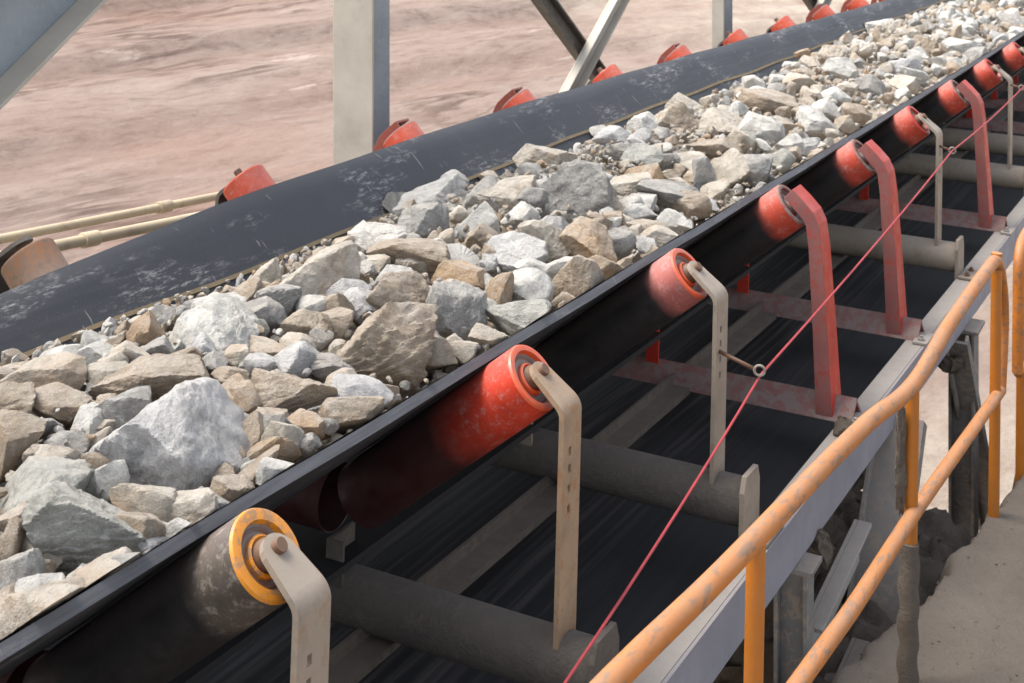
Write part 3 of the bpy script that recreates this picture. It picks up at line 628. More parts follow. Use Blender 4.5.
# ------------------------------------------------------------------ carrying belt
TH=math.radians(39); VC=-2.115
E0=(-1.378,-1.083); DI=(-math.cos(TH),-math.sin(TH)); NR=(-math.sin(TH),math.cos(TH)); RR=.072
T0=(E0[0]+RR*NR[0],E0[1]+RR*NR[1]); LIFT=.004; BT=.020; RIM=.072; WL=.53
THF=math.radians(44); BP=(2*VC-(T0[0]+WL*DI[0]),T0[1]+WL*DI[1]); DF=(math.cos(THF),-math.sin(THF)); NF=(math.sin(THF),math.cos(THF))
TF=(BP[0]-WL*DF[0],BP[1]-WL*DF[1]); EF=(TF[0]-RR*NF[0]-.018*DF[0],TF[1]-RR*NF[1]-.018*DF[1])
EI=(E0[0]+WL*DI[0],E0[1]+WL*DI[1])           # inner end of the wing roller
def section(efar,sag):
    """bottom line then top line, (v,w)"""
    def wing(e,off): return (T0[0]+e*DI[0]+off*NR[0],T0[1]+e*DI[1]+off*NR[1])
    mir=lambda p:(2*VC-p[0],p[1])
    dr=lambda e,ef: .022*(max(0,ef+.075-e)/.075)**2
    def line(off,enear,ef):
        pts=[wing(e,off) for e in np.linspace(enear,WL-.07,7)]
        # rounded bend
        a=wing(WL-.07,off); wc=T0[1]+WL*DI[1]+off; b=(a[0]-.075,0)
        c0=wing(WL,off); 
        for q in (.25,.5,.75,1):
            p1=(a[0]+(c0[0]-a[0])*q,a[1]+(c0[1]-a[1])*q); p2=(c0[0]-.07*q,wc)
            pts.append((p1[0]+(p2[0]-p1[0])*q,p1[1]+(p2[1]-p1[1])*q))
        mid=[(v,wc) for v in np.linspace(pts[-1][0]-.05,2*VC-pts[-1][0]+.05,4)]
        far=[mir(p) for p in pts[8:][::-1]]+[(TF[0]+e*DF[0]+(off-dr(e,ef))*NF[0],TF[1]+e*DF[1]+(off-dr(e,ef))*NF[1]) for e in list(np.linspace(WL-.07,ef+.12,6))+[ef+.09,ef+.065,ef+.045,ef+.028,ef+.013,ef]]
        return pts+mid+far
    bot=line(LIFT,RIM,efar); top=line(LIFT+BT,RIM,efar)
    s=lambda P:[(v,w-sag*max(0,1-((v-VC)/.75)**2)) for v,w in P]
    return s(bot),s(top)
EU=[-2,2.0,2.55,2.9,3.36,4.23,5.22,7.19,9,11,20]; EE=[.155,.145,.125,.102,.070,.052,.040,.046,.062,.08,.10]
def belt_mesh():
    b=MB(); us=np.arange(-1.5,19.01,.15); rings=[]
    for u in us:
        ph=((u-1.887)/.9)%1; sag=.012*math.sin(math.pi*ph)**2
        bo,to=section(float(np.interp(u,EU,EE))-.045+.03*0+.045,sag)
        rings.append([(v,u,w) for v,w in bo]+[(v,u,w) for v,w in to[::-1]])
    n=len(rings[0]); vs=[p for r in rings for p in r]; fs=[]
    for i in range(len(rings)-1):
        for j in range(n): a=i*n+j;c=i*n+(j+1)%n; fs.append((a,c,c+n,a+n))
    axv=[1.0 if (j==0 or j==n-1) else 0.0 for i in range(len(rings)) for j in range(n)]
    b.add(vs,fs,True,axv); return b
fr=Free(2.5,VC,-1.39)
belt=belt_mesh().build('conveyor_belt',M['belt'],fr,auto=50)
tag(belt,'black troughed rubber conveyor belt carrying the load of broken stone','conveyor belt')
class Part:                       # frame of a part drawn under an existing object
    def __init__(s,fr,o): s.o=o;s.R=fr.R;s.p=fr.p;s.P=fr.P;s.plumb=fr.plumb
# silt line in the far wing
sm=MB(); SP=[]
def farwing(e,off): return (TF[0]+e*DF[0]+off*NF[0],TF[1]+e*DF[1]+off*NF[1])
prev=None
rg=[]
for u in np.arange(.5,18.9,.15):
    ph=((u-1.887)/.9)%1; sag=.012*math.sin(math.pi*ph)**2
    e=float(np.interp(u,[3.6,5.2],[.294,.256]))+.002*math.sin(u*1.7)
    q=[]
    for ee,oo in ((e-.006,.001),(e+.006,.001),(e+.006,.005),(e-.006,.005)):
        v,w=farwing(ee,LIFT+BT+oo); q.append((v,u,w-sag*max(0,1-((v-VC)/.75)**2)))
    rg.append(q)
sm.sweep(None,rg); sm.build('seam',M['seam'],Part(fr,belt),parent=belt)
# ------------------------------------------------------------------ return belt
rb=MB(); us=np.arange(-1.5,19.01,.3)
rg=[]
for u in us:
    s=.012*math.sin(u*2.1)
    rg.append([(-1.20,u,-1.80+s),(-1.45,u,-1.795+s),(-2.1,u,-1.795+s),(-3.0,u,-1.80+s),(-3.0,u,-1.815+s),(-2.1,u,-1.81+s),(-1.2,u,-1.815+s)])
rb.sweep(None,rg); 
tag(rb.build('return_belt',M['rbelt'],Free(3,-2.1,-1.815),auto=30),'flat black returning belt with pale streaks running below the idlers','conveyor belt')
# ------------------------------------------------------------------ idler frames
def mirv(P): return [(2*VC-v,u,w) for v,u,w in P]
def mirf(P):
    dv,dw=EF[0]-(2*VC-E0[0])+.022,EF[1]-E0[1]-.004
    q=lambda w: max(0,min(1,(w+1.5)/.35))
    return [(2*VC-v+dv*q(w),u,w+dw*q(w)) for v,u,w in P]
def flat_bracket(u,side):
    """bent flat bar with slots; side 1 near, -1 far"""
    b=MB(); hw=.042; th=.011
    fold=(-1.287,-1.120)
    wtop=-1.142; wb=-1.60; k=[-1.210,-1.245,-1.285,-1.325]; sw=.0062; sh=.0085
    o=-.010
    def bx(u0,u1,w0,w1): b.box(fold[0]-th,fold[0],u+u0,u+u1,w0,w1)
    bx(-hw,o-sw,wb,wtop); bx(o+sw,hw,wb,wtop)
    e=wtop
    for c in k: bx(o-sw,o+sw,c+sh,e); e=c-sh
    bx(o-sw,o+sw,wb,e)
    # rounded bend, then a head square to the roller shaft with a rounded end
    d=Vector((-.071,0,.055)).normalized(); L=.112; n=Vector((-d.z,0,d.x)); he=.033
    base=Vector((fold[0],u,fold[1]-.004)); A0=Vector((fold[0],u,wtop)); C0=base+d*.022
    ts=np.linspace(0,1,8); pa=[A0*float((1-t)**2)+base*float(2*t*(1-t))+C0*float(t*t) for t in ts]; rings=[]
    for t,p in zip(ts,pa):
        tg=((base-A0)*float(1-t)+(C0-base)*float(t)).normalized(); nn=Vector((-tg.z,0,tg.x)); w_=hw-(hw-.040)*t
        rings.append([tuple(p+Vector((0,-w_,0))),tuple(p+Vector((0,w_,0))),tuple(p+Vector((0,w_,0))+nn*th),tuple(p+Vector((0,-w_,0))+nn*th)])
    b.sweep(None,rings,True,True)
    P=[(-.040,.022),(-he,L-.030)]+[(he*math.cos(a)*-1,L-.030+.033*math.sin(a)) for a in np.linspace(.2,math.pi-.2,9)]+[(he,L-.030),(.040,.022)]
    top=[tuple(base+Vector((0,a,0))+d*t) for a,t in P]; bot=[tuple(Vector(q)+n*th) for q in top]
    m=len(P); b.add(top+bot,[tuple(range(m)),tuple(range(2*m-1,m-1,-1))]+[(i,(i+1)%m,(i+1)%m+m,i+m) for i in range(m)])
    if side<0: b.V=mirf(b.V)
    return b
def angle_bracket(u,side):
    """tapering L-section red bracket that leans in at the top"""
    b=MB(); path=[(-1.225,-1.69,.052,.108),(-1.245,-1.45,.047,.100),(-1.268,-1.20,.043,.092),(-1.280,-1.125,.042,.09),(-1.298,-1.09,.042,.09),(-1.330,-1.058,.042,.09),(-1.366,-1.027,.040,.086)]
    rings=[]
    for i,(v,w,a,c) in enumerate(path):
        p0=path[max(0,i-1)];p1=path[min(len(path)-1,i+1)]; t=Vector((p1[0]-p0[0],0,p1[1]-p0[1])).normalized(); nn=Vector((t.z,0,-t.x))  # outward
        if nn.x<0: nn=-nn
        k=.009; u0=u-c/2;u1=u+c/2
        def pt(o,uu): q=Vector((v,uu,w))+nn*o; return tuple(q)
        rings.append([pt(-a,u0),pt(0,u0),pt(0,u1),pt(-k,u1),pt(-k,u0+k),pt(-a,u0+k)])
    b.sweep(None,rings)
    for j in range(len(rings)-1): b.mi[j*6]=1
    if side<0: b.V=mirf(b.V)
    return b
def ring_prof(r0,r1,t0,t1): return [(t0,r0),(t1,r0),(t1,r1),(t0,r1),(t0,r0)]
def roller(root,u,c0,axis_out,length,shell,cap,seal,shaft,sub=True):
    """c0: centre of the outer end; axis_out points outwards"""
    A=Vector(axis_out).normalized(); p=Vector((c0[0],u,c0[1])); I=-A
    b=MB(); R=RR
    b.lathe(p,I,[(.005,R-.002),(.004,R),(.05,R),(.1,R),(.16,R),(.3,R),(length-.003,R),(length,R-.003),(length,.02),(length-.01,.0)],48)
    o=b.build('roller',shell,root)
    if sub:
        rw=.023 if cap is M['cap_orange'] else .018; r1=R-rw
        c=MB(); c.lathe(p,A,[(-.004,R-.0005),(.001,R-.003),(.002,R-.006),(.001,r1+.003),(-.010,r1)],56); c.build('end_ring',cap,root,parent=o)
        c=MB(); c.lathe(p,I,[(.009,r1+.0005),(.012,r1-.003),(.008,r1-.006),(.014,r1-.009),(.014,.028)],48); c.build('seal',seal,root,parent=o)
        c=MB(); c.lathe(p,I,[(.016,.034),(.006,.033),(.003,.029),(.008,.024),(.012,.018)],40); c.build('hub_ring',cap,root,parent=o)
        c=MB(); c.lathe(p,A,[(-.02,.026),(.004,.024),(.012,.017),(.016,.0125),(.0335,.0120),(.0345,.0110),(.0345,0)],24); c.build('shaft',shaft,root,parent=o)
    return o
def wing_rollers(root,u,shell,shell_far,cap,seal,shaft,inner,subfar=True):
    low=.035 if shell_far is M['r_rust'] else 0; fcap=M['rust_cap'] if low else cap
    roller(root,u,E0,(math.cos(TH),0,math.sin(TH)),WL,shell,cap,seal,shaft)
    roller(root,u,(EF[0]+low*DF[0],EF[1]+low*DF[1]),(-math.cos(THF),0,math.sin(THF)),WL-low,shell_far,fcap,seal,shaft,subfar)
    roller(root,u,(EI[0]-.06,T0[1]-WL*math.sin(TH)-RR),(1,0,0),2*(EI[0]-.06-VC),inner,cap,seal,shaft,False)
def hook(root,u,ring,v0,w0):
    b=MB(); b.tube([(v0,u-.02,w0),(ring[0]-.010,u-.02,ring[1])],.0055,8)
    o=b.build('cord_hook',M['bolt'],root)
    b=MB(); c=Vector((ring[0],u-.02,ring[1])); b.tube([tuple(c+.0125*Vector((math.cos(a),.45*math.sin(a)*0+.3*math.cos(a),math.sin(a)))) for a in np.linspace(0,2*math.pi,17)],.0035,6,False)
    b.build('hook_ring',M['galv'],root,parent=o)
def pipe_idler(n,label,shell,far,cap,bracket,pipe,post,hk=None):
    u=U(n); r=Root('idler_frame',u,VC,-1.70); tag(r.o,label,'idler',group='troughing idler frames under the belt')
    b=MB(); b.lathe((-1.21,u,-1.63),(-1,0,0),[(0,0),(0,.058),(.003,.06),(.4,.06),(.9,.06),(1.4,.06),(1.81,.06),(1.81,0)],36); b.build('cross_pipe',pipe,r)
    for s in (1,-1):
        b=MB()
        prof=[(-.062,-1.735),(.062,-1.735),(.062,-1.585),(.045,-1.548),(-.045,-1.548),(-.062,-1.585)]
        v0,v1=-1.212,-1.198
        m=len(prof); b.add([(v0,u+a,w) for a,w in prof]+[(v1,u+a,w) for a,w in prof],[tuple(range(m)),tuple(range(2*m-1,m-1,-1))]+[(i,(i+1)%m,(i+1)%m+m,i+m) for i in range(m)])
        b.box(-1.197,-1.135,u-.072,u+.072,-1.697,-1.687)
        if s<0: b.V=mirv(b.V)
        ep=b.build('end_plate',post,r,bevel=.002)
        for du in (-.045,.045):
            b=MB(); b.lathe((-1.165,u+du,-1.688),(0,0,1),[(0,.012),(.008,.012),(.008,.007),(.016,.007),(.016,0)],6)
            if s<0: b.V=mirv(b.V)
            b.build('bolt_head',M['bolt'],r,parent=ep)
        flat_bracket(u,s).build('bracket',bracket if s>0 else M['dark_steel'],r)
        b=MB(); b.box(-1.845,-1.835,u-.05,u+.05,-1.60,-1.50); b.box(-1.835,-1.80,u-.05,u-.042,-1.60,-1.50)
        if s<0: b.V=mirv(b.V)
        b.build('inner_post',post,r,bevel=.0015)
    wing_rollers(r,u,shell,far,cap,M['cap_grey'],M['bolt'],M['r_dark'])
    if hk: hook(r,u,*hk)
    return r
def angle_idler(n,label,shell,far):
    u=U(n); r=Root('idler_frame',u,VC,-1.70); tag(r.o,label,'idler',group='troughing idler frames under the belt')
    b=MB(); a=.062; h=.062; k=.010
    prof=[(-a,-1.700),(0,-1.700+h),(a,-1.700),(a-k*1.4,-1.700),(0,-1.700+h-k*1.5),(-a+k*1.4,-1.700)]
    v0,v1=-1.165,2*VC+1.165; m=6
    b.add([(v0,u+x,w) for x,w in prof]+[(v1,u+x,w) for x,w in prof],[(0,1,4,5),(1,2,3,4),(6+5,6+4,6+1,6),(6+4,6+3,6+2,6+1)]+[(i,(i+1)%m,(i+1)%m+m,i+m) for i in range(m)])
    b.build('cross_angle',M['red_dull'],r,bevel=.001)
    for s in (1,-1):
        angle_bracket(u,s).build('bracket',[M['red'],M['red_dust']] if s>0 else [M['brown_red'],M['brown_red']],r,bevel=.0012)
        b=MB(); b.box(-1.845,-1.835,u-.045,u+.045,-1.64,-1.50); b.box(-1.835,-1.80,u-.045,u-.037,-1.64,-1.50)
        if s<0: b.V=mirv(b.V)
        b.build('inner_post',M['red'],r,bevel=.0012)
        b=MB(); b.box(-1.175,-1.125,u-.10,u+.03,-1.697,-1.690); b.lathe((-1.15,u-.07,-1.69),(0,0,1),[(0,.013),(.009,.013),(.009,.007),(.018,.007),(.018,0)],6)
        if s<0: b.V=mirv(b.V)
        b.build('foot_clip',M['flange'],r)
    wing_rollers(r,u,shell,far,M['red_dull'],M['cap_grey'],M['steel'],M['r_dark'])
    return r
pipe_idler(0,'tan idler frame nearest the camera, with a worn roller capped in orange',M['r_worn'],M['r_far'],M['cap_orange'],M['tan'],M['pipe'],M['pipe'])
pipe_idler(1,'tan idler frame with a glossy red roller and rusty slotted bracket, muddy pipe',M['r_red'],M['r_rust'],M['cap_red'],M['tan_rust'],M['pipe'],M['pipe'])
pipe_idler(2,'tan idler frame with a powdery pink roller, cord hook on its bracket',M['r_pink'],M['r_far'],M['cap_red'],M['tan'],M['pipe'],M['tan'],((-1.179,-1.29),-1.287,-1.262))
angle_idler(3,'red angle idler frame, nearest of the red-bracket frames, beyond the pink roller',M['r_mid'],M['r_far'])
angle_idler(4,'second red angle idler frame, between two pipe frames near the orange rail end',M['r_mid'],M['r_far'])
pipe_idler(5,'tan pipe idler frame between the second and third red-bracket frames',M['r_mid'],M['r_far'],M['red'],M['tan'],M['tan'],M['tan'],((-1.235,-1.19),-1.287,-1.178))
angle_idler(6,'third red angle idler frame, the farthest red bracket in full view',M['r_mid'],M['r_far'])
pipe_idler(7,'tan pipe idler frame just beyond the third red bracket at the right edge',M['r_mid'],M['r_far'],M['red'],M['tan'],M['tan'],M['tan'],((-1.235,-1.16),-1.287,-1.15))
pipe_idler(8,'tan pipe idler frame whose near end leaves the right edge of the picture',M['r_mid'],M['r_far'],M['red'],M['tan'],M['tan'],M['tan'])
for n,l in ((9,'idler frame showing only a far roller just left of the third far column'),(10,'idler frame showing only its far roller just in front of the third far column'),(11,'idler frame with the last roller visible along the far belt edge')):
    angle_idler(n,l,M['r_mid'],M['r_far'])
# ------------------------------------------------------------------ stringers and bar
for s,lab in ((1,'near channel stringer with dusty top flange and blue-grey web, under the idler feet'),(-1,'far channel stringer hidden mostly behind the loaded belt')):
    r=Root('stringer',3,-1.15,-1.84); tag(r.o,lab,'stringer')
    if s<0:
        r.o.matrix_world=r.o.matrix_world; 
    b=MB(); b.prism([(-1.205,-1.700),(-1.205,-1.709),(-1.142,-1.709),(-1.142,-1.700)],-1.0,19); b.V=mirv(b.V) if s<0 else b.V; b.build('top_flange',M['flange'],r,bevel=.001)
    b=MB(); b.prism([(-1.141,-1.700),(-1.132,-1.700),(-1.132,-1.835),(-1.141,-1.835)],-1.0,19); b.V=mirv(b.V) if s<0 else b.V; b.build('web',M['web'],r,bevel=.001)
    b=MB(); b.prism([(-1.205,-1.826),(-1.205,-1.835),(-1.142,-1.835),(-1.142,-1.826)],-1.0,19); b.V=mirv(b.V) if s<0 else b.V; b.build('bottom_flange',M['web'],r)
b=MB(); b.box(-1.755,-1.685,-1,19,-1.710,-1.692); b.box(-1.755,-1.745,-1,19,-1.692,-1.665)
tag(b.build('support_bar',M['strip'],Free(3,-1.7,-1.71)),'long flat bar thick with grey silt, running lengthwise below the trough','steel bar')
b=MB(); b.box(2*VC+1.79,-1.79,-1,19,-1.546,-1.540); b.box(-1.796,-1.79,-1,19,-1.556,-1.5462)  # added sheet: gives the dark under the trough its black area and hard edge
tag(b.build('shade_plate',M['black'],Free(3,VC,-1.556)),'added black sheet standing in for the deep shade between the loaded belt and the returning belt','added shade sheet')
# ------------------------------------------------------------------ pull cord
b=MB(); pts=[(-1.205,1.2,-1.94)]
wp=[(-1.2,2.595,-1.556),(-1.182,3.687,-1.307),(-1.232,6.35,-1.188),(-1.235,8.17,-1.165),(-1.24,11,-1.15)]
full=[(-1.205,1.5,-1.80)]
for a,c in zip(wp[:-1],wp[1:]):
    for q in np.linspace(0,1,9)[:-1]:
        full.append((a[0]+(c[0]-a[0])*q,a[1]+(c[1]-a[1])*q,a[2]+(c[2]-a[2])*q-.012*4*q*(1-q)))
full.append(wp[-1]); b.tube(full,.0031,8)
tag(b.build('pull_cord',M['cord'],Free(3.7,-1.2,-1.6)),'thin red emergency pull cord strung along the idler brackets','cord')
# ------------------------------------------------------------------ noise for numpy
def vnoise(P,seed=0):
    P=np.asarray(P,dtype=np.float64); i=np.floor(P).astype(np.int64); f=P-i; f=f*f*f*(f*(f*6-15)+10)
    def hsh(x,y,z):
        n=(x*374761393+y*668265263+z*2147483647+seed*974711)&0xffffffff
        n=((n^(n>>13))*1274126177)&0xffffffff; n=n^(n>>16); return (n&0xffff)/32767.5-1
    r=0
    for dx in (0,1):
        for dy in (0,1):
            for dz in (0,1):
                wgt=(f[:,0] if dx else 1-f[:,0])*(f[:,1] if dy else 1-f[:,1])*(f[:,2] if dz else 1-f[:,2])
                r=r+wgt*hsh(i[:,0]+dx,i[:,1]+dy,i[:,2]+dz)
    return r
def fbm(P,oct=4,seed=0,gain=.5):
    a=1;s=0;P=np.asarray(P)
    for k in range(oct): s=s+a*vnoise(P*2**k,seed+k*7); a*=gain
    return s
# ------------------------------------------------------------------ rocks
ICO={}
def ico(n):
    if n not in ICO:
        bm=bmesh.new(); bmesh.ops.create_icosphere(bm,subdivisions=n,radius=1); bm.verts.ensure_lookup_table()
        ICO[n]=(np.array([v.co[:] for v in bm.verts]),np.array([[v.index for v in f.verts] for f in bm.faces])); bm.free()
    return ICO[n]
FACES={0:[(0,.80,-.60,.46),(.12,-.62,-.78,.70),(.93,.10,-.34,.80),(-.88,.30,-.36,.95),(-.62,-.66,-.42,.86),(.45,.86,.2,.82),(-.4,.8,.4,.84),(0,0,1,.7),(0,-1,.1,.75),(.7,-.6,-.3,.82)],
1:[(.56,.66,-.50,.46),(-.62,-.05,-.78,.55),(-.55,.75,-.1,.72),(.2,-.9,-.4,.55),(.9,-.3,-.2,.8),(0,0,1,.7),(0,.9,.4,.8)],
2:[(0,.75,-.66,.5),(-.1,-.5,-.86,.5),(.9,.3,-.3,.85),(-.9,.2,-.3,.85),(0,.9,.4,.7),(0,0,1,.7),(0,-1,0,.7)],
76:[(.05,.30,-.95,.60),(-.80,.1,-.60,.74),(.9,.25,-.35,.78),(.1,-.95,-.3,.74),(-.1,.96,-.2,.72),(0,0,1,.7),(-.5,-.7,-.5,.84)]}
def rock_verts(sub,seed,rough=1.0,faces=None):
    r=np.random.default_rng(seed); D,F=ico(sub)
    n=r.integers(5,9); N=r.normal(size=(n,3)); N/=np.linalg.norm(N,axis=1)[:,None]; d=r.uniform(.5,.95,n)
    ax=np.array([[1,0,0],[-1,0,0],[0,1,0],[0,-1,0],[0,0,1],[0,0,-1]])+r.normal(size=(6,3))*.34; ax/=np.linalg.norm(ax,axis=1)[:,None]
    N=np.vstack([N,ax]); d=np.concatenate([d,r.uniform(.55,.95,6)])
    if faces: fa=np.array(faces); N=fa[:,:3]/np.linalg.norm(fa[:,:3],axis=1)[:,None]; d=fa[:,3]
    m=r.integers(4,9); C=r.normal(size=(m,3)); C/=np.linalg.norm(C,axis=1)[:,None]
    def rad(D,N,d): 
        q=D@N.T; q=np.where(q>.06,d[None,:]/np.maximum(q,.06),9.); return q
    cr=rad(C,N,d).min(1); N2=C+r.normal(size=(m,3))*.18; N2/=np.linalg.norm(N2,axis=1)[:,None]; d2=cr*(C*N2).sum(1)*r.uniform(.86,.97,m)
    m3=int(r.integers(26,52)) if sub>4 else 12
    C=r.normal(size=(m3,3)); C/=np.linalg.norm(C,axis=1)[:,None]; NB=np.vstack([N,N2]); dB=np.concatenate([d,d2]); cr=rad(C,NB,dB).min(1)
    near=NB[rad(C,NB,dB).argmin(1)]; N3=near+r.normal(size=(m3,3))*.16; N3/=np.linalg.norm(N3,axis=1)[:,None]; d3=cr*(C*N3).sum(1)*r.uniform(.955,.995,m3)
    NA=np.vstack([NB,N3]); dA=np.concatenate([dB,d3])
    Dw=D+.034*rough*np.stack([fbm(D*3.1+seed%97,5,seed%50+k,.6) for k in range(3)],1); Dw/=np.linalg.norm(Dw,axis=1)[:,None]
    q=rad(Dw,NA,dA); k=110.; R=-np.log(np.exp(-k*(q-q.min(1)[:,None])).sum(1))/k+q.min(1)
    P=D*R[:,None]
    amp=(.020 if sub>5 else .014)*rough
    R=R+amp*fbm(P*3.2+seed%31,5,seed%40,.6)+ .8*amp*(.4-np.abs(fbm(P*5+seed%13,4,seed%29,.6)))
    # a few bedding steps
    bd=r.normal(size=3); bd/=np.linalg.norm(bd); h=(P@bd)*r.uniform(4,7)+fbm(P*2,2,seed%17)*.6; R=R+.010*rough*np.tanh((h-np.round(h))*5)*(r.random()<.2)
    return D*R[:,None],F
P_,F_=rock_verts(5,77); CRUST=(P_*(1+.30*fbm(P_*np.array([2.2,2.2,7]),5,3)[:,None]),F_)
# ------------------------------------------------------------------ orange railing
def fillet(P,r=.05,n=6):
    P=[Vector(p) for p in P]; out=[tuple(P[0])]
    for a,p,c in zip(P[:-2],P[1:-1],P[2:]):
        d1=(a-p);d2=(c-p); k=min(r,d1.length*.45,d2.length*.45); s=p+d1.normalized()*k; e=p+d2.normalized()*k
        for t in np.linspace(0,1,n): out.append(tuple(s*(1-t)**2+p*2*t*(1-t)+e*t*t))
    out.append(tuple(P[-1])); return out
RV=-.85; rr=.0198
r=Root('handrail',3.9,RV,-2.08); tag(r.o,'near orange tubular handrail with dust on top and a looped far end','handrail')
top=[(RV,-.3,-1.03),(RV,1.0,-1.115),(RV,2.06,-1.178),(RV,2.40,-1.21),(RV,2.75,-1.232),(RV,3.13,-1.255),(RV,3.50,-1.285),(RV,3.78,-1.328),(RV,3.98,-1.337),(RV,4.35,-1.304),(RV,4.85,-1.292),(RV,5.0,-1.29)]
b=MB(); b.tube(fillet(top[:-1]+[(RV,5.17,-1.292),(RV,5.30,-1.50),(RV,5.235,-1.747)],.11),rr,20); b.build('top_rail',M['orange'],r)
b=MB(); b.tube(fillet([(RV+.004,-.3,-1.45),(RV+.004,1.5,-1.53),(RV+.004,2.905,-1.606),(RV+.004,3.317,-1.640),(RV+.004,3.93,-1.660),(RV+.002,5.236,-1.750)],.1),rr*.93,20); b.build('mid_rail',M['orange'],r)
for u,t,bt in ((1.35,-1.15,-2.1),(2.66,-1.232,-2.12),(3.93,-1.345,-2.12),(5.17,-1.285,-2.16)):
    b=MB(); b.tube([(RV-.005,u,bt),(RV-.005,u,t)],rr*.9,18); p=b.build('post',M['orange_clean'],r)
    if abs(u-3.93)<.01:
        b=MB(); path=[];rad=[]
        for k in range(26):
            w=-2.10+k*(2.10-1.40)/25; path.append((RV-.006+.004*math.sin(k*1.9),u-.004-.012*(k>17),w)); rad.append(.0238+.003*abs(math.sin(k*2.3))-(.010 if k==25 else 0))
        path=[q for i,q in enumerate(path) if i<14 or i>15]; rad=[q for i,q in enumerate(rad) if i<14 or i>15]
        mb1=MB(); mb1.tube(path[:14],rad[:14],14); mb1.build('mud_crust',M['mud'],r,parent=p)
        PP,FF=CRUST; mb2=MB(); mb2.add([(RV-.026+x*.026,3.905+y*.022,-1.52+z*.185) for x,y,z in PP],[tuple(f) for f in FF],True); mb2.build('mud_crust',M['mud'],r,parent=p,auto=30)
r=Root('handrail',5.7,RV,-2.16); tag(r.o,'second orange handrail cut off by the right edge of the picture','handrail')
b=MB(); b.tube(fillet([(RV,5.60,-1.80),(RV,5.60,-1.37),(RV,5.8,-1.345),(RV,9,-1.45)],.11),rr,18); b.build('top_rail',M['orange'],r)
b=MB(); b.tube([(RV+.003,5.6,-1.80),(RV+.003,9,-1.95)],rr*.93,16); b.build('mid_rail',M['orange'],r)
b=MB(); b.tube([(RV-.005,5.72,-2.24),(RV-.005,5.72,-1.36)],rr*.9,16); b.build('post',M['orange_clean'],r)
# ------------------------------------------------------------------ steel below the near stringer (plumb)
def plumb_pt(root,v,u,w):
    """drawing coords (conveyor) -> plumb local drawing coords of the root, absolute"""
    d=(W(u,v,w)-root.P)/K; L=root.R.transposed()@d
    return Vector((L.x+root.p[1],L.y+root.p[0],L.z+root.p[2]))
def ibeam(root,a,c,wide,deep,tf,name,mats,acr):
    """I-section from a to c (plumb coords); acr = direction of the flange width. parts: web and two flanges"""
    a=Vector(a);c=Vector(c);T=(c-a).normalized();X=(Vector(acr)-T*Vector(acr).dot(T)).normalized();Y=T.cross(X)
    def slab(x0,x1,y0,y1):
        b=MB(); q=[(x0,y0),(x1,y0),(x1,y1),(x0,y1)]
        b.add([tuple(a+X*x+Y*y) for x,y in q]+[tuple(c+X*x+Y*y) for x,y in q],[(0,1,2,3),(7,6,5,4)]+[(i,(i+1)%4,(i+1)%4+4,i+4) for i in range(4)]); return b
    slab(-wide/2,wide/2,deep/2-tf,deep/2).build('flange',mats[0],root,bevel=.0012)
    slab(-wide/2,wide/2,-deep/2,-deep/2+tf).build('flange',mats[0],root,bevel=.0012)
    slab(-tf/2,tf/2,-deep/2+tf+.0006,deep/2-tf-.0006).build('web',mats[1],root)
def column(u,v,wt,wb,lab,wide,deep,mats,name='steel_column',acr=(0,1,0),cat='column',grp=None,cap=True):
    r=Root(name,u,v,wb,True); tag(r.o,lab,cat,grp)
    a=plumb_pt(r,v,u,wt); c=Vector((a.x,a.y,r.p[2]))
    ibeam(r,c,a,wide,deep,.011,name,mats,acr)
    if cap:
        b=MB(); b.box(a.x-deep*.7,a.x+deep*.7,a.y-wide*.75,a.y+wide*.75,a.z,a.z+.014); b.build('cap_plate',mats[0],r,bevel=.0015)
    return r
column(3.90,-1.150,-1.852,-3.6,'short grey I-column under the near stringer beside the orange post','.' and .065,.09,(M['col'],M['col']))
column(6.20,-1.150,-1.852,-2.95,'tall grey I-column by the looped end of the orange handrail',.10,.10,(M['col'],M['col']))
def brace(p0,p1,lab,wide,deep,mat,name='diagonal_brace',acr=(0,1,0)):
    r=Root(name,p1[0],p1[1],p1[2],True); tag(r.o,lab,'brace')
    a=plumb_pt(r,p0[1],p0[0],p0[2]);c=plumb_pt(r,p1[1],p1[0],p1[2]); ibeamC(r,a,c,wide,deep,mat,acr); return r
def ibeamC(root,a,c,wide,deep,mat,acr=(0,1,0)):
    """channel: one broad face and two lips"""
    T=(c-a).normalized();X=Vector(acr);X=(X-T*X.dot(T)).normalized();Y=T.cross(X)
    if Y.x-Y.y<0: Y=-Y
    def slab(x0,x1,y0,y1,nm):
        b=MB(); q=[(x0,y0),(x1,y0),(x1,y1),(x0,y1)]
        b.add([tuple(a+X*x+Y*y) for x,y in q]+[tuple(c+X*x+Y*y) for x,y in q],[(0,1,2,3),(7,6,5,4)]+[(i,(i+1)%4,(i+1)%4+4,i+4) for i in range(4)]); b.build(nm,mat,root,bevel=.0012)
    slab(-wide/2,wide/2,-.012,0,'web'); slab(-wide/2,-wide/2+.012,.0006,deep,'lip'); slab(wide/2-.012,wide/2,-deep-.012,-.0126,'lip')
brace((4.96,-1.115,-1.80),(4.40,-1.115,-2.62),'broad grey leaning brace under the stringer, right of the short column',.15,.045,M['col'],acr=(1,0,0))
brace((5.94,-1.13,-1.84),(6.80,-1.13,-2.90),'slim grey brace leaning the other way, meeting the ground at the tall column',.085,.03,M['col'],acr=(1,0,0))
brace((4.50,-1.13,-2.02),(3.98,-1.13,-2.10),'short dusty strut between the short column and the broad brace',.13,.04,M['flange'],'cross_strut')
brace((4.45,-1.12,-2.30),(3.98,-1.12,-2.36),'lower grey strut between the short column and the broad brace',.05,.04,M['col'],'cross_strut')
b=MB(); b.tube([(-1.22,5.35,-1.93),(-2.9,5.35,-1.93)],.06,24)
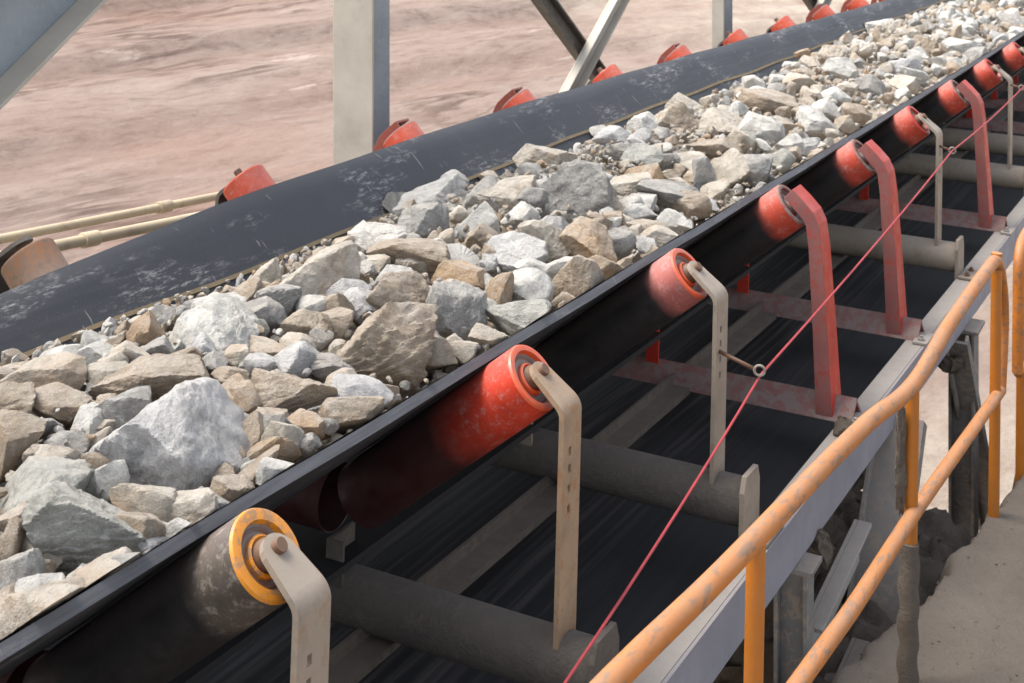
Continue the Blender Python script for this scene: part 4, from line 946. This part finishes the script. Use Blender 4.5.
tag(b.build('return_roller',M['pipe'],Free(5.35,-2,-1.99)),'muddy return roller end below the stringer near the second red bracket','roller')
# ------------------------------------------------------------------ far side frame and pipes (plumb)
FV=-3.3; GR='far side support steel'
LT=(M['cream_steel'],M['grey_steel'])
def angle_column(u,v,wt,wb,lab,a,c):
    """corner-shaped column: a broad face towards the camera and a side face coloured grey for shade"""
    r=Root('steel_column',u,v,wb,True); tag(r.o,lab,'column')
    p=plumb_pt(r,v,u,wt); z0=r.p[2]; k=.014
    b=MB(); b.box(p.x-a,p.x,p.y-k,p.y,z0,p.z); b.build('front_flange',M['cream_steel'],r,bevel=.003)
    b=MB(); b.box(p.x-a/2-k/2,p.x-a/2+k/2,p.y+.0006,p.y+c,z0,p.z); b.build('web',M['grey_steel'],r)
    b=MB(); b.box(p.x-k,p.x,p.y+.0006,p.y+c,z0,p.z); b.build('side_flange',M['grey_steel'],r,bevel=.002)  # web and side face in grey: the column's shaded side put into colour
    return r
angle_column(4.985,-3.28,.8,-8.2,'wide cream steel column with its side face coloured in grey shade behind the belt',.195,.115)
angle_column(9.25,-3.3,.8,-8.5,'slender cream column behind the belt, right of the crossed braces',.085,.16)
angle_column(14.0,-3.3,.8,-8.8,'farthest cream column, just above the far belt edge',.085,.16)
def bar(p0,p1,lab,wide,thick,mat,mat2=None):
    r=Root('diagonal_brace',*p1,True); tag(r.o,lab,'brace')
    a=plumb_pt(r,p0[1],p0[0],p0[2]);c=plumb_pt(r,p1[1],p1[0],p1[2]); T=(c-a).normalized();Y=Vector((1,0,0));X=T.cross(Y).normalized()
    if X.z<0: X=-X
    def slab(x0,x1,y0,y1,nm,m):
        b=MB(); q=[(x0,y0),(x1,y0),(x1,y1),(x0,y1)]
        b.add([tuple(a+X*x+Y*y) for x,y in q]+[tuple(c+X*x+Y*y) for x,y in q],[(0,1,2,3),(7,6,5,4)]+[(i,(i+1)%4,(i+1)%4+4,i+4) for i in range(4)]); b.build(nm,m,r,bevel=.002)
    slab(-wide/2,wide/2,0,.012,'web',mat); slab(-wide/2,-wide/2+.012,.0126,thick,'lip',mat2 or mat); slab(wide/2-.012,wide/2,.0126,thick,'lip',mat2 or mat)
bar((6.35,-3.40,-.45),(7.95,-3.40,-1.50),'dark olive brace of the crossed pair, leaning down to the right',.11,.05,M['dark_steel'])
bar((8.05,-3.33,-.52),(6.65,-3.33,-1.50),'pale cream brace of the crossed pair, leaning up to the right',.115,.05,M['cream_steel'],M['cream_steel'])
bar((10.85,-3.40,-.75),(12.3,-3.40,-1.45),'dark brace beyond the slender column near the top edge',.11,.05,M['dark_steel'])
bar((12.5,-3.33,-.80),(11.0,-3.33,-1.50),'pale brace beyond the slender column near the top edge',.115,.05,M['cream_steel'])
bar((4.40,-3.25,.44),(2.55,-3.25,-.81),'wide grey diagonal beam with a cream lower edge in the upper left corner',.40,.11,M['grey_steel'],M['cream_steel'])
def farpipe(v,p,lab,rad,uc):
    r=Root('guard_pipe',uc,v,-1.25); tag(r.o,lab,'pipe')
    b=MB(); b.tube([(v,u,w) for u,w in p],rad,16); b.build('tube',M['rail_far'],r)
    q=(uc-p[0][0])/(p[-1][0]-p[0][0]); wc=p[0][1]+(p[-1][1]-p[0][1])*q
    b=MB(); s=(p[-1][1]-p[0][1])/(p[-1][0]-p[0][0]); b.lathe((v,uc-.05,wc-.05*s),(0,1,s),[(0,rad),(0,rad+.004),(.003,rad+.006),(.062,rad+.006),(.065,rad+.004),(.065,rad)],20); b.build('coupling',M['rail_far'],r)
farpipe(-3.38,[(2.2,-1.128),(3.16,-1.190),(4.35,-1.268)],'upper tan pipe with a coupling behind the belt at left','.' and .0145,3.98)
farpipe(-3.22,[(2.2,-1.125),(3.3,-1.205),(4.3,-1.278)],'lower tan pipe with a thicker coupling behind the belt at left',.0175,3.46)
TV=np.array([T0[0],T0[1]]); NRv=np.array(NR)
Bm=np.array([BU[:],BV[:],BW[:]])
def clamp_to_belt(Pw):
    """keep world points out of the belt's rubber"""
    c=(Pw-np.array(CAMP))/K@Bm.T    # u,v,w
    lim=LIFT+BT+.004
    x=c[:,1].copy();z=c[:,2].copy()
    for s in (1,-1):
        tv,nn=((TV,NRv) if s>0 else (np.array(TF),np.array(NF)))
        dd=(x-tv[0])*nn[0]+(z-tv[1])*nn[1]; k=np.maximum(0,lim-dd)
        x=x+k*nn[0]; z=z+k*nn[1]
    z=np.maximum(z,T0[1]-WL*math.sin(TH)+LIFT+BT+.002)
    c2=np.stack([c[:,0],x,z],1); return c2@Bm*K+np.array(CAMP)
def link_mesh(name,V,F,mat,loc,smooth=True,sharp=None):
    me=bpy.data.meshes.new(name); me.vertices.add(len(V)); me.vertices.foreach_set('co',np.asarray(V,dtype=np.float32).ravel())
    F=np.asarray(F); k=F.shape[1]; me.loops.add(F.size); me.loops.foreach_set('vertex_index',F.ravel().astype(np.int32)); me.polygons.add(len(F)); me.polygons.foreach_set('loop_start',np.arange(0,F.size,k,dtype=np.int32))
    me.update(calc_edges=True); me.polygons.foreach_set('use_smooth',np.full(len(F),smooth))
    if sharp: me.set_sharp_from_angle(angle=math.radians(sharp))
    
    for m in (mat if isinstance(mat,list) else [mat]): me.materials.append(m)
    o=bpy.data.objects.new(name,me); o.location=loc; col.objects.link(o); return o
for i,(u,v,w,a,h,ck,lab) in enumerate(ROCKS):
    c=np.array(W(u,v,w)[:]); big=a*h
    sub=6 if big>.016 else 5 if big>.0045 else 4
    P,F=rock_verts(sub,1000+i*17,1.0,FACES.get(i))
    # turn at random, then fit the outline's width and height as seen from the walkway
    q=rng.normal(size=4); q/=np.linalg.norm(q); Rm=np.array(Matrix(Vector((0,0,1)).to_track_quat('Z','Y').to_matrix())) if 0 else np.array(__import__('mathutils').Quaternion(q).to_matrix())
    vd=c-np.array(CAMP); vd/=np.linalg.norm(vd); ex=np.cross(vd,[0,0,1]); ex/=np.linalg.norm(ex); ey=np.cross(ex,vd)
    L=(P if i in FACES else P@Rm.T)
    if i not in FACES: L=np.stack([L@ex,L@ey,L@vd],1)
    mid=(L.max(0)+L.min(0))/2; L=L-mid; S=(L.max(0)-L.min(0))
    L=L/S*np.array([a*K,h*K*1.0,(a+h)*.5*K*.95])
    Pw=c+L@np.stack([ex,ey,vd])*(1.10 if i<NHAND else 1.0)+vd*(a+h)*.25*K*(.02 if i<NHAND else .40)
    Pw=clamp_to_belt(Pw)
    lo=np.array([(Pw[:,0].min()+Pw[:,0].max())/2,(Pw[:,1].min()+Pw[:,1].max())/2,Pw[:,2].min()])
    if i in FACES: F=F[:,::-1]
    o=link_mesh('rock',Pw-lo,F,RM[ck],lo,True,24)
    tag(o,lab,'rock',group='broken rocks heaped on the belt')
# rubble between them
hv=[-2.60,-2.53,-2.45,-2.3,-2.1,-1.9,-1.7,-1.6,-1.52,-1.47]; hw=[-1.31,-1.262,-1.19,-1.125,-1.085,-1.095,-1.13,-1.145,-1.14,-1.10]
VS=[];FS=[];MI=[];nb=0; keys=list(RM)
gu=np.arange(.4,18.5,.03); gv=np.linspace(-2.53,-1.50,44); GU,GV=np.meshgrid(gu,gv,indexing='ij')
Z=np.interp(GV,hv,hw)-.012; pp=np.stack([GU.ravel()*9,GV.ravel()*9,np.zeros(GU.size)],1); Z=Z+ .018*fbm(pp,3,3).reshape(Z.shape)
Pw=np.stack([GU.ravel(),GV.ravel(),Z.ravel()],1)@Bm*K+np.array(CAMP); Pw=clamp_to_belt(Pw)
nu,nv=GU.shape; I=np.arange(nu*nv).reshape(nu,nv); T=np.stack([I[:-1,:-1].ravel(),I[1:,:-1].ravel(),I[1:,1:].ravel()],1); T2=np.stack([I[:-1,:-1].ravel(),I[1:,1:].ravel(),I[:-1,1:].ravel()],1)
VS.append(Pw);FS.append(np.vstack([T,T2]));MI.append(np.full(len(T)*2,keys.index('brown')));nb=len(Pw)
protos=[rock_verts(3,90+k) for k in range(28)]
small=[rock_verts(2,300+k) for k in range(12)]
for k in range(10250):
    u=1.0+16.5*rng.random()**1.35; v=rng.uniform(-2.53,-1.50); s=rng.choice([.016,.02,.026,.033,.042],p=[.32,.28,.22,.12,.06])*(1+ (u>8)*.5)
    if k>6500: u=rng.uniform(1.2,5.5); s=rng.uniform(.006,.017)
    if k>10250: u=rng.uniform(1.6,9); v=-2.555-rng.uniform(0,.03); s=rng.uniform(.003,.010)
    w=float(np.interp(v,hv,hw))+(rng.uniform(-.1,1.25)*s if k<=6500 else rng.uniform(0,.055))
    if k>10250: w=-1.5
    P,F=protos[rng.integers(28)] if k<=6500 else small[rng.integers(12)]; q=rng.normal(size=4); q/=np.linalg.norm(q); Rm=np.array(__import__('mathutils').Quaternion(q).to_matrix())
    P=(P*np.array([1,rng.uniform(.6,1),rng.uniform(.5,.9)]))@Rm.T*s*K+np.array(W(u,v,w)[:])
    if k>10250:
        vv=v; ww=TF[1]-math.tan(THF)*(vv-TF[0])+(LIFT+BT)/math.cos(THF); P=P+(np.array(W(u,vv,ww)[:])-np.array(W(u,v,w)[:]))
    P=clamp_to_belt(P)
    VS.append(P);FS.append(F+nb);nb+=len(P); MI.append(np.full(len(F),keys.index(rng.choice(['white','cream','grey','tan','brown','bluegrey','green','orange'],p=[.2,.26,.16,.18,.08,.06,.03,.03]))))
o=link_mesh('rubble',np.vstack(VS)-np.array(W(4,VC,-1.3)[:]),np.vstack(FS),[RM[k] for k in keys],W(4,VC,-1.3),True,25); o.data.polygons.foreach_set('material_index',np.concatenate(MI).astype(np.int32))
tag(o,'small broken stones and chips filling the gaps between the rocks on the belt','rubble',kind='stuff')
# ------------------------------------------------------------------ dirt bank (conveyor frame, real relief)
def grid_obj(name,xs,ys,fz,mat,loc,R):
    X,Y=np.meshgrid(xs,ys,indexing='ij'); Zz=fz(X,Y); P=np.stack([X.ravel(),Y.ravel(),Zz.ravel()],1); nx,ny=X.shape; I=np.arange(nx*ny).reshape(nx,ny)
    F=np.stack([I[:-1,:-1].ravel(),I[1:,:-1].ravel(),I[1:,1:].ravel(),I[:-1,1:].ravel()],1)
    o=link_mesh(name,P,F,mat,loc); o.rotation_euler=R.to_euler(); return o
def sstep(x,a,b): t=np.clip((x-a)/(b-a),0,1); return t*t*(3-2*t)
def bank(v,u):
    n=lambda s,seed,o=4: fbm(np.stack([v.ravel()*s,u.ravel()*s,np.full(v.size,seed*1.7)],1),o,seed).reshape(v.shape)
    ed=np.interp(u,[0,3.6,4.1,4.5,4.9,5.6,9],[-1.05,-1.06,-1.04,-.93,-.885,-.885,-.90])+.035*n(5,4)
    slab=-2.075-(u-3.9)*.055+.020*n(2.2,1)+.010*n(9,2,5)+.02*n(.8,9)+.012*np.clip(n(24,12,3)-.35,0,1)
    hole=sstep(u,5.55,5.95)
    ledge=-2.30-(u-4.5)*.03+.07*n(4.5,5,6)+.03*n(17,6,5)-1.6*hole*(1-sstep(v,-1.02,-.93))
    e2=-1.30+.05*n(4,7)
    deep=-4.2+.3*n(1,8)
    z=ledge+(slab-ledge)*sstep(v,ed-.045,ed+.02)
    trench=.16*np.exp(-((v-(ed-.10))/.045)**2)*(.5+.5*np.clip(n(3,11)*2+.5,0,1)); z=z-trench*(v<ed)
    return deep+(z-deep)*sstep(v,e2-.07,e2+.02)
xs=np.concatenate([np.arange(-1.6,-.7,.012),np.arange(-.7,.4,.03),np.arange(.4,4,.2)]); ys=np.arange(2.6,8.5,.02)
o=grid_obj('dirt_bank',xs*K,ys*K,lambda X,Y:K*bank(X/K,Y/K),M['dirt'],CAMP,RC); tag(o,kind='structure')
VS=[];FS=[];nb=0
for k in range(500):
    u=rng.uniform(3.0,6.5); v=-.90+abs(rng.normal())*.35 if k%3 else rng.uniform(-1.25,-.9); z_=float(bank(np.array([[v]]),np.array([[u]]))[0,0]); q=float(rng.choice([.003,.0045,.006,.009],p=[.5,.32,.14,.04]))
    if z_<-2.7: continue
    P,F=protos[rng.integers(28)]; P=P*np.array([1,.8,.7])@np.array(__import__('mathutils').Quaternion(rng.normal(size=4)).normalized().to_matrix()).T*q*K+np.array([v,u,z_+q*.25])*K
    VS.append(P);FS.append(F+nb);nb+=len(P)
o=link_mesh('gravel',np.vstack(VS),np.vstack(FS),M['dirt'],CAMP,True,25); o.rotation_euler=RC.to_euler(); tag(o,'small clods and grit scattered over the dirt bank by the railing','gravel',kind='stuff')
# spilled fines under the return belt
P,F=rock_verts(5,4242); P=P*np.array([.34,1.30,.46])+np.array([0,0,.10]); P+=.05*np.stack([fbm(P*9,4,5+k) for k in range(3)],1)
o=link_mesh('spill_heap',P*K,F,M['mud'],W(5.42,-1.62,-2.44)); o.rotation_euler=RC.to_euler(); tag(o,'dark brown heap of spilled fines under the return belt behind the broad brace','spill heap')
def clod(u,v,w,s,lab,seed):
    P,F=rock_verts(4,seed); P=P*np.array(s); P=P+min(s)*.35*np.stack([fbm(P/min(s)*1.3,4,seed+k) for k in range(3)],1)
    o=link_mesh('mud_clod',P*K,F,M['mud'] if seed%2 else M['pipe'],W(u,v,w)); o.rotation_euler=RC.to_euler(); tag(o,lab,'mud clod')
clod(4.45,-1.165,-1.685,(.045,.06,.03),'grey clod of dried mud on the stringer beside the nearest red frame foot',31)
clod(4.06,-1.125,-1.85,(.035,.05,.04),'rusty brown mud clod stuck at the head of the short column',33)
clod(6.0,-1.16,-1.93,(.05,.10,.05),'mud lump hanging below the stringer near the slim brace',35)
# ------------------------------------------------------------------ pit ground
def pit(X,Y):
    n=lambda sx,sy,seed,o=5: fbm(np.stack([(X*.72+Y*.69).ravel()*sx,(-X*.69+Y*.72).ravel()*sy,np.full(X.size,seed*1.3)],1),o,seed).reshape(X.shape)
    z=-9.5+.5*n(.02,.05,1)+.10*n(.03,.35,2)+.07*n(.3,.7,3)+.05*n(1.1,1.6,5)
    q=(-X*.69+Y*.72); s=n(.02,.02,8)*4
    for c,h in ((33,.35),(41,.55),(50,.8),(63,1.2)): z=z+h*sstep(q+s,c-.8,c+.3)-h*.8*sstep(q+s,c+.5,c+9)
    z=z+26*sstep(Y,150,330)+1.6*n(.015,.06,4)*sstep(Y,60,150)
    return z
ax=np.concatenate([np.arange(-420,-60,8),np.arange(-60,60,.45),np.arange(60,421,8)]); ay=np.concatenate([np.arange(-60,4,4),np.arange(4,95,.45),np.arange(95,460,5)])
o=grid_obj('pit_ground',ax,ay,pit,M['pit'],(0,0,HC),Matrix.Identity(3)); tag(o,kind='structure')
# ------------------------------------------------------------------ sky, sun, camera
w=bpy.data.worlds.new('World'); sc.world=w; w.use_nodes=True; nt=w.node_tree; bg=nt.nodes['Background']
sky=nt.nodes.new('ShaderNodeTexSky'); sky.sky_type='NISHITA'; sky.sun_disc=False
SEL,SAZ=math.radians(60),math.radians(-78)     # azimuth clockwise from +Y
sky.sun_elevation=SEL; sky.sun_rotation=SAZ; sky.altitude=800; sky.dust_density=3.0; sky.air_density=1.0; sky.ozone_density=1
hs=nt.nodes.new('ShaderNodeHueSaturation'); hs.inputs['Saturation'].default_value=.38; nt.links.new(sky.outputs[0],hs.inputs['Color']); nt.links.new(hs.outputs[0],bg.inputs[0]); bg.inputs[1].default_value=.14
sd=bpy.data.lights.new('sun','SUN'); sd.energy=2.25; sd.angle=math.radians(30); sd.color=(1,.93,.84)
so=bpy.data.objects.new('sun',sd); col.objects.link(so)
dv=Vector((math.sin(SAZ)*math.cos(SEL),math.cos(SAZ)*math.cos(SEL),math.sin(SEL))); so.rotation_euler=dv.to_track_quat('Z','Y').to_euler(); so.location=(0,0,30)
cd=bpy.data.cameras.new('camera'); co=bpy.data.objects.new('camera',cd); col.objects.link(co); co.location=CAMP; co.rotation_euler=(math.radians(90),0,0)
cd.sensor_width=36; cd.lens=1471.34/1024*36; cd.shift_y=-(232.4+341.5)/1024; cd.clip_end=2000; cd.clip_start=.05
cd.dof.use_dof=True; cd.dof.focus_distance=4.1; cd.dof.aperture_fstop=9
sc.camera=co
vs=sc.view_settings; vs.view_transform='Standard'; vs.look='None'; vs.gamma=1; vs.exposure=1.32; vs.use_curve_mapping=False
